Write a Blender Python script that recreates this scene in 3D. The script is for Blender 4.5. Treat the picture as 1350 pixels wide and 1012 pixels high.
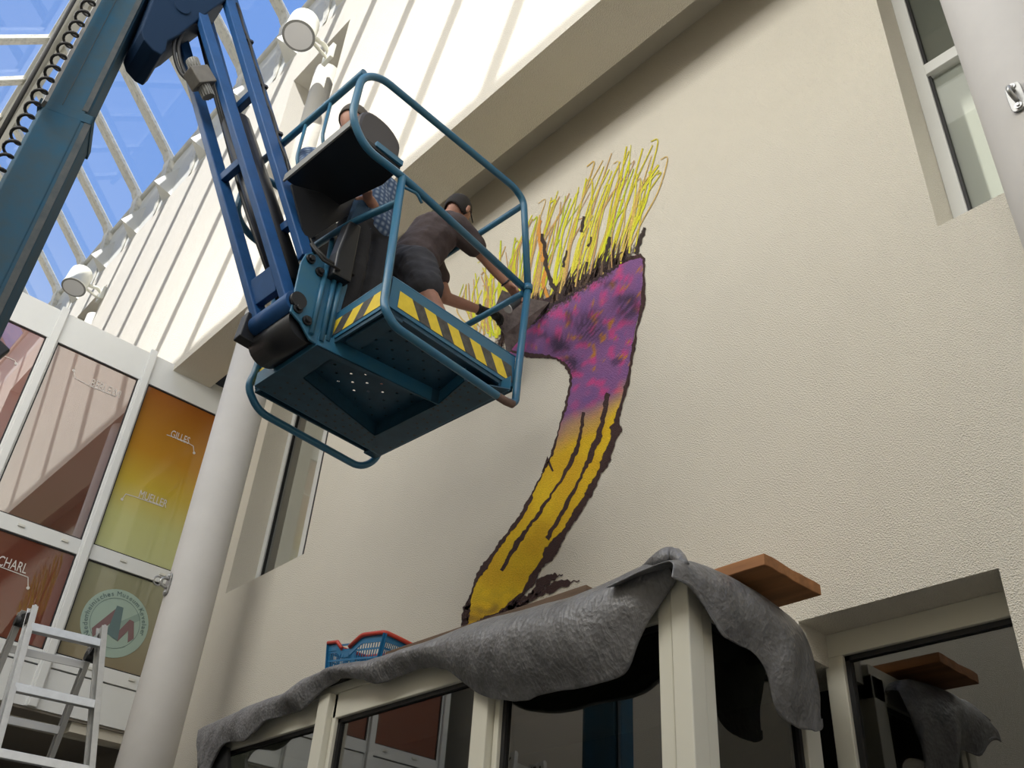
import bpy, bmesh, math, random
from mathutils import Vector, Matrix, noise
random.seed(7)
for o in list(bpy.data.objects): bpy.data.objects.remove(o)
C = bpy.context.scene.collection
SC = bpy.context.scene
PI = math.pi

# ------------------------------------------------------------------ camera
# world: +X towards the painted wall, +Y along the hall, +Z up, camera at the origin (1.6 m above the paving)
F = 1253.98
CX = Vector((0.73086768, -0.67976991, 0.06119885))      # image right
CY = Vector((0.42837568, 0.38706783, -0.81650032))      # image down
CZ = Vector((0.53134424, 0.62296979, 0.57409227))       # viewing direction
cam_d = bpy.data.cameras.new('camera'); cam = bpy.data.objects.new('camera', cam_d); C.objects.link(cam)
cam.matrix_world = Matrix(((CX.x, -CY.x, -CZ.x, 0), (CX.y, -CY.y, -CZ.y, 0), (CX.z, -CY.z, -CZ.z, 0), (0, 0, 0, 1)))
cam_d.sensor_width = 36; cam_d.lens = F/1350*36; cam_d.clip_start = .05; cam_d.clip_end = 300
SC.camera = cam
# ------------------------------------------------------------------ sky, sun, exposure
SKY_S, SUN_S = 1.0, 7.6
w = bpy.data.worlds.new('sky'); SC.world = w; w.use_nodes = True
nt = w.node_tree; nt.nodes.clear()
tc = nt.nodes.new('ShaderNodeTexCoord'); sx = nt.nodes.new('ShaderNodeSeparateXYZ')
rp = nt.nodes.new('ShaderNodeValToRGB'); bg = nt.nodes.new('ShaderNodeBackground'); ow = nt.nodes.new('ShaderNodeOutputWorld')
nt.links.new(tc.outputs['Generated'], sx.inputs[0]); nt.links.new(sx.outputs['Z'], rp.inputs[0])
nt.links.new(rp.outputs[0], bg.inputs[0]); nt.links.new(bg.outputs[0], ow.inputs[0])
r = rp.color_ramp
r.elements[0].position = 0.0; r.elements[0].color = (1.0, .93, .80, 1)
r.elements[1].position = 1.0; r.elements[1].color = (.17, .35, .80, 1)
e = r.elements.new(.25); e.color = (.92, .93, .92, 1)
e = r.elements.new(.42); e.color = (.52, .68, .93, 1)
e = r.elements.new(.6); e.color = (.25, .45, .88, 1)
bg.inputs[1].default_value = SKY_S
sun_d = bpy.data.lights.new('sun', 'SUN'); sun = bpy.data.objects.new('sun', sun_d); C.objects.link(sun)
sun_d.energy = SUN_S; sun_d.angle = math.radians(.55); sun_d.color = (1, .95, .86)
SUN = Vector((1, .83, -1.30)).normalized()
sun.rotation_euler = SUN.to_track_quat('-Z', 'Y').to_euler(); sun.location = (-6, -6, 20)
# daylight entering through the glass roof above and behind the photographer
rf_d = bpy.data.lights.new('rooflight_daylight', 'AREA'); rf = bpy.data.objects.new('rooflight_daylight', rf_d); C.objects.link(rf)
rf_d.shape = 'RECTANGLE'; rf_d.size = 3.6; rf_d.size_y = 8.5; rf_d.energy = 90; rf_d.color = (1, .975, .90)
rf.location = (-.2, -1.6, 10.6); rf.rotation_euler = (0, math.radians(-14), 0)
# added fill light along the solid left wall; no glazing stands behind it
cl_d = bpy.data.lights.new('clerestory_daylight', 'AREA'); cl = bpy.data.objects.new('clerestory_daylight', cl_d); C.objects.link(cl)
cl_d.shape = 'RECTANGLE'; cl_d.size = 2.8; cl_d.size_y = 8.5; cl_d.energy = 550; cl_d.color = (1, .985, .94)
cl.location = (-1.80, 3.1, 5.5); cl.rotation_euler = (0, math.radians(-64), 0)
SC.view_settings.view_transform = 'Standard'; SC.view_settings.look = 'None'
SC.view_settings.gamma = 1; SC.view_settings.use_curve_mapping = False; SC.view_settings.exposure = 0.0

# ------------------------------------------------------------------ helpers
def ray(px, py): return CX*((px-675)/F) + CY*((py-506)/F) + CZ
def at(px, py, x=None, y=None, z=None, d=None):
    r = ray(px, py)
    if x is not None: return r*(x/r.x)
    if y is not None: return r*(y/r.y)
    if z is not None: return r*(z/r.z)
    return r*d
ANG = math.radians(3.64)
BO = Vector((1.80, 3.057, 2.85)); BX = Vector((math.cos(ANG), math.sin(ANG), 0)); BY = Vector((-math.sin(ANG), math.cos(ANG), 0))
def L(x, y, z): return BO + BX*x + BY*y + Vector((0, 0, z))            # basket coordinates
def loc(P): d = P-BO; return Vector((d.dot(BX), d.dot(BY), d.z))
def bz(px, py, z): return at(px, py, z=BO.z+z)                        # point at a height above the basket floor
def by(px, py, y): r = ray(px, py); return r*((BO.dot(BY)+y)/r.dot(BY))
def bx(px, py, x): r = ray(px, py); return r*((BO.dot(BX)+x)/r.dot(BX))

def tag(o, label=None, cat=None, group=None, kind=None):
    if label: o['label'] = label
    if cat: o['category'] = cat
    if group: o['group'] = group
    if kind: o['kind'] = kind
    return o
def empty(name, loc, label=None, cat=None, group=None, kind=None):
    o = bpy.data.objects.new(name, None); C.objects.link(o); o.location = loc; o.empty_display_size = .1
    return tag(o, label, cat, group, kind)
def link(name, me, parent=None):
    o = bpy.data.objects.new(name, me); C.objects.link(o)
    if parent is not None:
        o.parent = parent; o.matrix_parent_inverse = world_of(parent).inverted()
    return o
def world_of(p):
    m = Matrix.LocRotScale(p.location, p.rotation_euler, p.scale)
    if p.parent: m = world_of(p.parent) @ p.matrix_parent_inverse @ m
    return m
def obj(name, bm, mat, parent=None, smooth=False, bevel=0):
    bmesh.ops.recalc_face_normals(bm, faces=bm.faces[:])
    if smooth:
        for f in bm.faces: f.smooth = True
    me = bpy.data.meshes.new(name); bm.to_mesh(me); bm.free()
    for m in (mat if isinstance(mat, (list, tuple)) else [mat]): me.materials.append(m)
    o = link(name, me, parent)
    if bevel:
        b = o.modifiers.new('bevel', 'BEVEL'); b.width = bevel; b.segments = 2; b.limit_method = 'ANGLE'
    return o
def nb(): return bmesh.new()
def box(bm, lo, hi, f=None, mi=0):
    f = f or (lambda x, y, z: Vector((x, y, z)))
    vs = [bm.verts.new(f(x, y, z)) for x in (lo[0], hi[0]) for y in (lo[1], hi[1]) for z in (lo[2], hi[2])]
    for q in ((0, 1, 3, 2), (4, 6, 7, 5), (0, 4, 5, 1), (2, 3, 7, 6), (0, 2, 6, 4), (1, 5, 7, 3)):
        bm.faces.new([vs[i] for i in q]).material_index = mi
    return bm
def beam(bm, a, b, w, h, up=Vector((0, 0, 1)), w2=None, h2=None, mi=0):
    a = Vector(a); b = Vector(b); d = (b-a).normalized()
    s = d.cross(up)
    if s.length < 1e-4: s = d.cross(Vector((1, 0, 0)))
    s.normalize(); u = s.cross(d).normalized()
    w2 = w2 or w; h2 = h2 or h
    A = [bm.verts.new(a + s*i*w/2 + u*j*h/2) for i, j in ((-1, -1), (1, -1), (1, 1), (-1, 1))]
    B = [bm.verts.new(b + s*i*w2/2 + u*j*h2/2) for i, j in ((-1, -1), (1, -1), (1, 1), (-1, 1))]
    for i in range(4): bm.faces.new((A[i], A[(i+1) % 4], B[(i+1) % 4], B[i])).material_index = mi
    bm.faces.new(A[::-1]).material_index = mi; bm.faces.new(B).material_index = mi
    return bm
def smooth_path(pts, rad=.06, n=5, closed=False):
    pts = [Vector(p) for p in pts]; out = []
    N = len(pts)
    for i, p in enumerate(pts):
        if not closed and i in (0, N-1): out.append(p); continue
        a = pts[(i-1) % N]; b = pts[(i+1) % N]
        la = (a-p).length; lb = (b-p).length
        r = min(rad, la*.48, lb*.48)
        s = p+(a-p).normalized()*r; e = p+(b-p).normalized()*r
        for k in range(n+1):
            t = k/n; out.append(s*(1-t)**2 + p*2*t*(1-t) + e*t*t)
    return out
def tube(bm, pts, r, seg=10, closed=False, mi=0, cap=True):
    pts = [Vector(p) for p in pts]; N = len(pts)
    rr = r if isinstance(r, (list, tuple)) else [r]*N
    t0 = (pts[1]-pts[0]).normalized(); ref = Vector((0, 0, 1)) if abs(t0.z) < .9 else Vector((1, 0, 0))
    u = (ref - t0*ref.dot(t0)).normalized(); rings = []
    for i, p in enumerate(pts):
        a = pts[(i-1) % N] if (closed or i > 0) else p; b = pts[(i+1) % N] if (closed or i < N-1) else p
        t = (b-a)
        if t.length < 1e-9: t = t0
        t = t.normalized(); u = (u - t*u.dot(t))
        u = u.normalized() if u.length > 1e-6 else t.orthogonal().normalized(); v = t.cross(u)
        rings.append([bm.verts.new(p + (u*math.cos(2*PI*k/seg) + v*math.sin(2*PI*k/seg))*rr[i]) for k in range(seg)])
    for i in range(N if closed else N-1):
        A = rings[i]; B = rings[(i+1) % N]
        for k in range(seg):
            f = bm.faces.new((A[k], A[(k+1) % seg], B[(k+1) % seg], B[k])); f.smooth = True; f.material_index = mi
    if not closed and cap:
        bm.faces.new(rings[0][::-1]).material_index = mi; bm.faces.new(rings[-1]).material_index = mi
    return bm
def prism(bm, pts, ext, mi=0):
    """closed outline pts extruded along vector ext"""
    pts = [Vector(p) for p in pts]; ext = Vector(ext)
    A = [bm.verts.new(p) for p in pts]; B = [bm.verts.new(p+ext) for p in pts]; n = len(pts)
    bm.faces.new(A[::-1]).material_index = mi; bm.faces.new(B).material_index = mi
    for i in range(n): bm.faces.new((A[i], A[(i+1) % n], B[(i+1) % n], B[i])).material_index = mi
    return bm
def cyl(bm, a, b, r, seg=16, r2=None, mi=0): return tube(bm, [a, b], [r, r2 or r], seg, mi=mi)
def bake(o):
    dg = bpy.context.evaluated_depsgraph_get(); me = bpy.data.meshes.new_from_object(o.evaluated_get(dg))
    old = o.data; o.modifiers.clear()
    if o.type == 'MESH': o.data = me; return o
    return me
def text_mesh(body, size, mat, M, name, parent, extrude=.0008, width=1.0):
    cu = bpy.data.curves.new(name, 'FONT'); cu.body = body; cu.size = size; cu.extrude = extrude; cu.align_x = 'LEFT'
    cu.resolution_u = 3
    t = bpy.data.objects.new(name, cu); C.objects.link(t); bpy.context.view_layer.update()
    me = bpy.data.meshes.new_from_object(t.evaluated_get(bpy.context.evaluated_depsgraph_get()))
    bpy.data.objects.remove(t)
    me.transform(M @ Matrix.Diagonal((width, 1, 1, 1))); me.materials.clear(); me.materials.append(mat)
    return link(name, me, parent)

# ------------------------------------------------------------------ materials
def mat(name, col, rough=.6, metal=0, bump=0, bscale=80, var=0, vscale=4, spec=.5, var_col=None, dist=.003, detail=4, bias=.5):
    m = bpy.data.materials.new(name); m.use_nodes = True; t = m.node_tree; n = t.nodes; p = n['Principled BSDF']
    p.inputs['Base Color'].default_value = (*col, 1); p.inputs['Roughness'].default_value = rough
    p.inputs['Metallic'].default_value = metal; p.inputs['Specular IOR Level'].default_value = spec
    co = n.new('ShaderNodeTexCoord')
    if var:
        ns = n.new('ShaderNodeTexNoise'); ns.inputs['Scale'].default_value = vscale; ns.inputs['Detail'].default_value = 6
        ns.inputs['Roughness'].default_value = .65
        t.links.new(co.outputs['Object'], ns.inputs['Vector'])
        mr = n.new('ShaderNodeMapRange'); mr.inputs[1].default_value = bias-.2; mr.inputs[2].default_value = bias+.2
        t.links.new(ns.outputs[0], mr.inputs[0])
        mx = n.new('ShaderNodeMix'); mx.data_type = 'RGBA'
        c2 = var_col or tuple(c*(1-var) for c in col)
        mx.inputs[6].default_value = (*col, 1); mx.inputs[7].default_value = (*c2, 1)
        t.links.new(mr.outputs[0], mx.inputs[0]); t.links.new(mx.outputs[2], p.inputs['Base Color'])
    if bump:
        nz = n.new('ShaderNodeTexNoise'); nz.inputs['Scale'].default_value = bscale; nz.inputs['Detail'].default_value = detail
        t.links.new(co.outputs['Object'], nz.inputs['Vector'])
        bp = n.new('ShaderNodeBump'); bp.inputs['Strength'].default_value = bump; bp.inputs['Distance'].default_value = dist
        t.links.new(nz.outputs[0], bp.inputs['Height']); t.links.new(bp.outputs[0], p.inputs['Normal'])
    return m
def add_bump(m, strength, scale, dist):
    t = m.node_tree; n = t.nodes; p = n['Principled BSDF']; co = n.new('ShaderNodeTexCoord')
    nz = n.new('ShaderNodeTexNoise'); nz.inputs['Scale'].default_value = scale; nz.inputs['Detail'].default_value = 3
    vo = n.new('ShaderNodeTexVoronoi'); vo.inputs['Scale'].default_value = scale*1.3
    ad = n.new('ShaderNodeMath'); ad.operation = 'ADD'
    t.links.new(co.outputs['Object'], nz.inputs['Vector']); t.links.new(co.outputs['Object'], vo.inputs['Vector'])
    t.links.new(nz.outputs[0], ad.inputs[0]); t.links.new(vo.outputs[0], ad.inputs[1])
    bp = n.new('ShaderNodeBump'); bp.inputs['Strength'].default_value = strength; bp.inputs['Distance'].default_value = dist
    t.links.new(ad.outputs[0], bp.inputs['Height']); t.links.new(bp.outputs[0], p.inputs['Normal'])
STUC = dict(strength=.85, scale=125, dist=.006)
M = {}
M['stucco'] = mat('stucco', (.75, .705, .605), .95, var=.05, vscale=1.5); add_bump(M['stucco'], **STUC)
M['plaster'] = mat('plaster', (.62, .585, .50), .9, bump=.25, bscale=150, var=.05)
M['column'] = mat('column_paint', (.55, .53, .50), .75, bump=.08, bscale=120, var=.08, vscale=3)
M['white_frame'] = mat('white_frame', (.74, .75, .73), .35, var=.05, vscale=2)
M['cream_frame'] = mat('cream_frame', (.70, .68, .58), .35, var=.05, vscale=2)
M['steel_white'] = mat('steel_white', (.72, .70, .61), .5, var=.3, vscale=14, var_col=(.34, .33, .29), bias=.68)
M['steel_clean'] = mat('steel_clean', (.70, .69, .62), .5, var=.06)
M['lamp_white'] = mat('lamp_white', (.82, .81, .70), .4)
M['gasket'] = mat('gasket', (.012, .012, .013), .5)
M['paving'] = mat('paving', (.22, .21, .19), .85, bump=.2, bscale=40, var=.2, vscale=5)
M['joint'] = mat('joint', (.14, .13, .12), .9)
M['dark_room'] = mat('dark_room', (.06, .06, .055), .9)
M['soffit_board'] = mat('soffit_board', (.27, .245, .21), .8, var=.1)
M['mast'] = mat('mast_blue', (.020, .080, .140), .8, spec=.2, var=.5, vscale=7, var_col=(.04, .07, .09), bump=.05, bscale=60)
M['mast_edge'] = mat('mast_edge', (.075, .08, .08), .6, var=.5, vscale=12, var_col=(.03, .045, .055), spec=.2)
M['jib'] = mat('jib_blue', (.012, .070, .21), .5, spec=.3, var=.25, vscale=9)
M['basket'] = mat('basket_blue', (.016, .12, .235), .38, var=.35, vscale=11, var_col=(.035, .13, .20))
M['basket_under'] = mat('basket_under_blue', (.012, .065, .115), .55, var=.4, vscale=12)  # basket blue darkened: the underside's shade is put into the colour
M['rust'] = mat('rust', (.16, .10, .08), .8, var=.4, vscale=30)
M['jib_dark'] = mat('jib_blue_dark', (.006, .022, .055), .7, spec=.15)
M['steel_dull'] = mat('cast_grey', (.16, .15, .13), .5, var=.3, vscale=20)
M['black'] = mat('black_plastic', (.008, .009, .012), .45)
M['black_rubber'] = mat('black_rubber', (.012, .012, .012), .6)
M['grey_cover'] = mat('grey_cover', (.055, .05, .052), .55)
M['grey_edge'] = mat('grey_edge', (.21, .21, .20), .5)
M['steel'] = mat('steel', (.45, .45, .44), .35, metal=.7, var=.3, vscale=20)
M['alu'] = mat('aluminium', (.62, .63, .63), .32, metal=.75, var=.15, vscale=25)
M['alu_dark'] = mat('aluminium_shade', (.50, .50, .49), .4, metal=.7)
M['yellow_tape'] = mat('yellow_tape', (.80, .60, .04), .5, var=.15, vscale=30)
M['black_tape'] = mat('black_tape', (.03, .028, .025), .5, var=.5, vscale=30, var_col=(.09, .085, .08))
M['wood_new'] = mat('wood_new', (.44, .19, .065), .7, var=.5, vscale=12, bump=.2, bscale=40)
M['wood_old'] = mat('wood_old', (.19, .12, .075), .8, var=.5, vscale=18, bump=.3, bscale=40)
M['crate_blue'] = mat('crate_blue', (.015, .16, .34), .4)
M['crate_red'] = mat('crate_red', (.58, .06, .035), .4)
M['skin'] = mat('skin', (.42, .215, .15), .55, var=.15, vscale=20)
M['shirt'] = mat('brown_shirt', (.075, .055, .055), .9, var=.3, vscale=6, bump=.4, bscale=18, dist=.02)
M['shorts'] = mat('dark_shorts', (.04, .04, .048), .9, var=.3, vscale=12, bump=.4, bscale=20, dist=.015)
M['jeans'] = mat('dark_trousers', (.022, .022, .026), .9, var=.3, vscale=10)
M['denim'] = mat('blue_denim', (.04, .09, .17), .9, var=.3, vscale=14)
M['hair_dark'] = mat('dark_hair', (.015, .012, .011), .8)
M['hair_grey'] = mat('grey_hair', (.075, .065, .055), .9)
M['glove'] = mat('black_glove', (.008, .008, .008), .7)
M['white_text'] = mat('white_letters', (.62, .58, .54), .6)
M['grey_text'] = mat('grey_letters', (.10, .15, .15), .6)
M['cap_white'] = mat('white_lens', (.6, .6, .6), .3)
M['tarp'] = None
def plaid():
    m = bpy.data.materials.new('plaid_shirt'); m.use_nodes = True; t = m.node_tree; n = t.nodes; p = n['Principled BSDF']
    p.inputs['Roughness'].default_value = .9
    co = n.new('ShaderNodeTexCoord'); prev = None
    for ax, (s) in enumerate((42, 42, 42)):
        pass
    w1 = n.new('ShaderNodeTexWave'); w1.inputs['Scale'].default_value = 9; w1.bands_direction = 'X'
    w2 = n.new('ShaderNodeTexWave'); w2.inputs['Scale'].default_value = 9; w2.bands_direction = 'Z'
    mu = n.new('ShaderNodeMath'); mu.operation = 'MULTIPLY'
    t.links.new(co.outputs['Object'], w1.inputs[0]); t.links.new(co.outputs['Object'], w2.inputs[0])
    t.links.new(w1.outputs[1], mu.inputs[0]); t.links.new(w2.outputs[1], mu.inputs[1])
    cr = n.new('ShaderNodeValToRGB'); cr.color_ramp.elements[0].color = (.04, .075, .15, 1); cr.color_ramp.elements[1].color = (.26, .32, .40, 1)
    t.links.new(mu.outputs[0], cr.inputs[0]); t.links.new(cr.outputs[0], p.inputs['Base Color'])
    return m
M['plaid'] = plaid()
def tarp_mat():
    m = mat('tarpaulin', (.205, .205, .21), .42, var=.45, vscale=9, var_col=(.085, .083, .085)); t = m.node_tree; n = t.nodes; p = n['Principled BSDF']
    p.inputs['Specular IOR Level'].default_value = .7
    co = n.new('ShaderNodeTexCoord'); a = n.new('ShaderNodeTexNoise'); a.inputs['Scale'].default_value = 9; a.inputs['Detail'].default_value = 8
    a.inputs['Distortion'].default_value = 1.2; mp = n.new('ShaderNodeMapping'); mp.inputs['Scale'].default_value = (1.2, 2.6, 1)
    t.links.new(co.outputs['Object'], mp.inputs[0]); t.links.new(mp.outputs[0], a.inputs['Vector'])
    b = n.new('ShaderNodeBump'); b.inputs['Strength'].default_value = .42; b.inputs['Distance'].default_value = .04
    t.links.new(a.outputs[0], b.inputs['Height'])
    v = n.new('ShaderNodeTexVoronoi'); v.inputs['Scale'].default_value = 60; v.inputs['Randomness'].default_value = 1
    t.links.new(co.outputs['Object'], v.inputs['Vector'])
    b2 = n.new('ShaderNodeBump'); b2.inputs['Strength'].default_value = .35; b2.inputs['Distance'].default_value = .008
    t.links.new(v.outputs[0], b2.inputs['Height']); t.links.new(b.outputs[0], b2.inputs['Normal']); t.links.new(b2.outputs[0], p.inputs['Normal'])
    return m
M['tarp'] = tarp_mat()
def wood_grain(m, axis_scale):
    t = m.node_tree; n = t.nodes
    for nd in n:
        if nd.type == 'TEX_NOISE':
            for l in list(nd.inputs['Vector'].links): t.links.remove(l)
            co = n.new('ShaderNodeTexCoord'); mp = n.new('ShaderNodeMapping'); mp.inputs['Scale'].default_value = axis_scale
            t.links.new(co.outputs['Object'], mp.inputs[0]); t.links.new(mp.outputs[0], nd.inputs['Vector'])
wood_grain(M['wood_new'], (1.2, .12, 1.2)); wood_grain(M['wood_old'], (1.2, .12, 1.2))

def glass_mat(name, tint, refl, trans=.6, rough=0.0):
    """tinted pane: transparent body with a mirror-like coat"""
    m = bpy.data.materials.new(name); m.use_nodes = True; t = m.node_tree; n = t.nodes; n.clear()
    o = n.new('ShaderNodeOutputMaterial'); tr = n.new('ShaderNodeBsdfTransparent'); tr.inputs[0].default_value = (*tint, 1)
    gl = n.new('ShaderNodeBsdfGlossy'); gl.inputs['Roughness'].default_value = rough
    mx = n.new('ShaderNodeMixShader'); fr = n.new('ShaderNodeLayerWeight'); pw = n.new('ShaderNodeMath'); pw.operation = 'POWER'; pw.inputs[1].default_value = 4
    t.links.new(fr.outputs['Facing'], pw.inputs[0])
    ma = n.new('ShaderNodeMath'); ma.operation = 'MULTIPLY_ADD'; ma.inputs[1].default_value = .9; ma.inputs[2].default_value = refl+.03; ma.use_clamp = True
    t.links.new(pw.outputs[0], ma.inputs[0]); t.links.new(ma.outputs[0], mx.inputs[0])
    t.links.new(tr.outputs[0], mx.inputs[1]); t.links.new(gl.outputs[0], mx.inputs[2]); t.links.new(mx.outputs[0], o.inputs[0])
    return m
M['roof_glass'] = glass_mat('roof_glass', (.93, .95, 1.0), -.01)
M['pane'] = glass_mat('dark_pane', (.35, .37, .35), .20)
M['pane_r'] = glass_mat('side_pane', (.30, .32, .31), .06)
M['pane_clear'] = glass_mat('window_pane', (.93, .94, .92), .05)
M['lens'] = glass_mat('lamp_lens', (.9, .9, .85), .15)
def film_mat(name, stops, z0, z1, refl, rough=.0):
    """printed window film whose colour runs from bottom z0 to top z1, under reflecting glass"""
    m = bpy.data.materials.new(name); m.use_nodes = True; t = m.node_tree; n = t.nodes; n.clear()
    o = n.new('ShaderNodeOutputMaterial'); co = n.new('ShaderNodeTexCoord'); s = n.new('ShaderNodeSeparateXYZ')
    mr = n.new('ShaderNodeMapRange'); mr.inputs[1].default_value = z0; mr.inputs[2].default_value = z1
    cr = n.new('ShaderNodeValToRGB'); t.links.new(co.outputs['Object'], s.inputs[0]); t.links.new(s.outputs[2], mr.inputs[0]); t.links.new(mr.outputs[0], cr.inputs[0])
    els = cr.color_ramp.elements
    els[0].position = stops[0][0]; els[0].color = (*stops[0][1], 1); els[1].position = stops[-1][0]; els[1].color = (*stops[-1][1], 1)
    for p_, c_ in stops[1:-1]: e_ = els.new(p_); e_.color = (*c_, 1)
    df = n.new('ShaderNodeBsdfDiffuse'); t.links.new(cr.outputs[0], df.inputs[0])
    gl = n.new('ShaderNodeBsdfGlossy'); gl.inputs['Roughness'].default_value = rough
    mx = n.new('ShaderNodeMixShader'); mx.inputs[0].default_value = refl
    t.links.new(df.outputs[0], mx.inputs[1]); t.links.new(gl.outputs[0], mx.inputs[2]); t.links.new(mx.outputs[0], o.inputs[0])
    return m

# spray paint: colour attribute drives colour and coverage, the stucco relief stays visible
def paint_mat(name, body=False):
    m = bpy.data.materials.new(name); m.use_nodes = True; t = m.node_tree; n = t.nodes; p = n['Principled BSDF']
    p.inputs['Roughness'].default_value = .85
    at_ = n.new('ShaderNodeVertexColor'); at_.layer_name = 'paint'
    co = n.new('ShaderNodeTexCoord')
    no = n.new('ShaderNodeTexNoise'); no.inputs['Scale'].default_value = 55; no.inputs['Detail'].default_value = 3
    t.links.new(co.outputs['Object'], no.inputs['Vector'])
    su = n.new('ShaderNodeMath'); su.operation = 'MULTIPLY_ADD'; su.inputs[1].default_value = 1.1; su.inputs[2].default_value = -.55
    t.links.new(no.outputs[0], su.inputs[0])
    ad = n.new('ShaderNodeMath'); ad.operation = 'ADD'; t.links.new(at_.outputs['Alpha'], ad.inputs[0]); t.links.new(su.outputs[0], ad.inputs[1])
    mr = n.new('ShaderNodeMapRange'); mr.inputs[1].default_value = .22; mr.inputs[2].default_value = .62
    t.links.new(ad.outputs[0], mr.inputs[0]); t.links.new(mr.outputs[0], p.inputs['Alpha'])
    n2 = n.new('ShaderNodeTexNoise'); n2.inputs['Scale'].default_value = 120; t.links.new(co.outputs['Object'], n2.inputs['Vector'])
    hv = n.new('ShaderNodeHueSaturation'); t.links.new(at_.outputs['Color'], hv.inputs['Color'])
    m2 = n.new('ShaderNodeMapRange'); m2.inputs[3].default_value = .8; m2.inputs[4].default_value = 1.2
    t.links.new(n2.outputs[0], m2.inputs[0]); t.links.new(m2.outputs[0], hv.inputs['Value'])
    t.links.new(hv.outputs[0], p.inputs['Base Color'])
    add_bump(m, **STUC)
    return m
M['paint'] = paint_mat('spray_paint')

# ================================================================== STRUCTURE
XW, XO, GZ = 3.4, 2.618, -1.6          # painted wall, face of the upper storey, ground
def holed_wall(name, x0, x1, ys, zs, holes, m, kind='structure'):
    """wall slab between x0 (front) and x1 with rectangular holes (y0,y1,z0,z1)"""
    bm = nb()
    Y = sorted(set([ys[0], ys[1]] + [h[i] for h in holes for i in (0, 1)])); Z = sorted(set([zs[0], zs[1]] + [h[i] for h in holes for i in (2, 3)]))
    def solid(i, j):
        if i < 0 or j < 0 or i >= len(Y)-1 or j >= len(Z)-1: return False
        cy, cz = (Y[i]+Y[i+1])/2, (Z[j]+Z[j+1])/2
        return not any(h[0] < cy < h[1] and h[2] < cz < h[3] for h in holes)
    V = {}
    def v(s, i, j):
        if (s, i, j) not in V: V[(s, i, j)] = bm.verts.new(((x0, x1)[s], Y[i], Z[j]))
        return V[(s, i, j)]
    for i in range(len(Y)-1):
        for j in range(len(Z)-1):
            if not solid(i, j): continue
            for s in (0, 1): bm.faces.new((v(s, i, j), v(s, i+1, j), v(s, i+1, j+1), v(s, i, j+1)))
            if not solid(i-1, j): bm.faces.new((v(0, i, j), v(1, i, j), v(1, i, j+1), v(0, i, j+1)))
            if not solid(i+1, j): bm.faces.new((v(0, i+1, j), v(1, i+1, j), v(1, i+1, j+1), v(0, i+1, j+1)))
            if not solid(i, j-1): bm.faces.new((v(0, i, j), v(1, i, j), v(1, i+1, j), v(0, i+1, j)))
            if not solid(i, j+1): bm.faces.new((v(0, i, j+1), v(1, i, j+1), v(1, i+1, j+1), v(0, i+1, j+1)))
    return tag(obj(name, bm, m), kind=kind)

# ground: concrete slabs
fl = tag(obj('floor', box(nb(), (-2.9, -7, GZ-.2), (7.0, 18, GZ-.03)), M['joint']), kind='structure')
slab = None
for i in range(10):
    for j in range(26):
        x = -2.0+.55*i; y = -3.0+.5*j
        if x > 3.38-.5: continue
        if slab is None:
            slab = obj('paving_slab', box(nb(), (-.27, -.245, 0), (.27, .245, .035)), M['paving'], fl); s_ = slab
        else:
            s_ = slab.copy(); C.objects.link(s_)
        s_.location = (x, y, GZ-.035+random.uniform(0, .002))
LW = (6.383, 7.655, 3.15, 5.35); RW = (-.25, 1.10, 3.18, 8.0); DR = (1.205, 2.04, GZ, 1.54); BW = (2.04, 5.62, GZ, 1.40)
holed_wall('wall_right', XW, XW+.45, (-7, 8.62), (GZ, 5.98), [LW, (RW[0], RW[1], 3.18, 5.98), DR, BW], M['stucco'])
# upper storey, projecting
up = holed_wall('wall_right_upper', XO, XO+.425, (-7, 19), (5.575, 10.15), [(6.365, 7.559, 6.75, 9.46), (13.0, 14.2, 6.75, 9.46), (-.3, .9, 6.75, 9.46)], M['stucco'])
tag(obj('ceiling_slab', box(nb(), (XO+.425, -7, 5.98), (4.6, 8.62, 6.2)), M['plaster']), kind='structure')
# dark rooms behind the openings
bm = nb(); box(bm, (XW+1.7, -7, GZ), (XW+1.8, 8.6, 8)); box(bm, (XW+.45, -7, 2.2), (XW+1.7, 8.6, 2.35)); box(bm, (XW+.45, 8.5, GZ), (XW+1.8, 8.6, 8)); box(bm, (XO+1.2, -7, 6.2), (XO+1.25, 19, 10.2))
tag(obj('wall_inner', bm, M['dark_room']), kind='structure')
# opposite side of the hall
XL = -1.9
lw_holes = [(y, y+.95, z, z+h) for y in (-5.2, -3.9) for z, h in ((-1.3, 2.4), (2.2, 2.4))] 
holed_wall('wall_left', XL, XL-.35, (-7, 19), (GZ, 10.35), lw_holes, M['stucco'])
def pane_grid(name, x, holes, m):
    for h in holes:
        obj('glass_pane', box(nb(), (x, h[0]+.05, h[2]+.05), (x+.02, h[1]-.05, h[3]-.05)), m, name)
wl = tag(empty('window_5', (XL, 0, 0)), kind='structure')
f_orange = film_mat('film_orange', [(0, (.30, .33, .16)), (.4, (.60, .38, .06)), (1, (.30, .07, .02))], -1, 5.5, .15)
f_brown = film_mat('film_brown', [(0, (.12, .04, .025)), (1, (.25, .08, .05))], -1, 5.5, .15)
for k, h in enumerate(lw_holes):
    bm = nb(); box(bm, (XL-.14, h[0], h[2]), (XL-.06, h[0]+.07, h[3])); box(bm, (XL-.14, h[1]-.07, h[2]), (XL-.06, h[1], h[3]))
    box(bm, (XL-.14, h[0], h[2]), (XL-.06, h[1], h[2]+.07)); box(bm, (XL-.14, h[0], h[3]-.07), (XL-.06, h[1], h[3]))
    obj('window_frame', bm, M['white_frame'], wl)
    obj('glass_pane', box(nb(), (XL-.11, h[0]+.06, h[2]+.06), (XL-.10, h[1]-.06, h[3]-.06)), f_orange if k % 2 else f_brown, wl)
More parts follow.
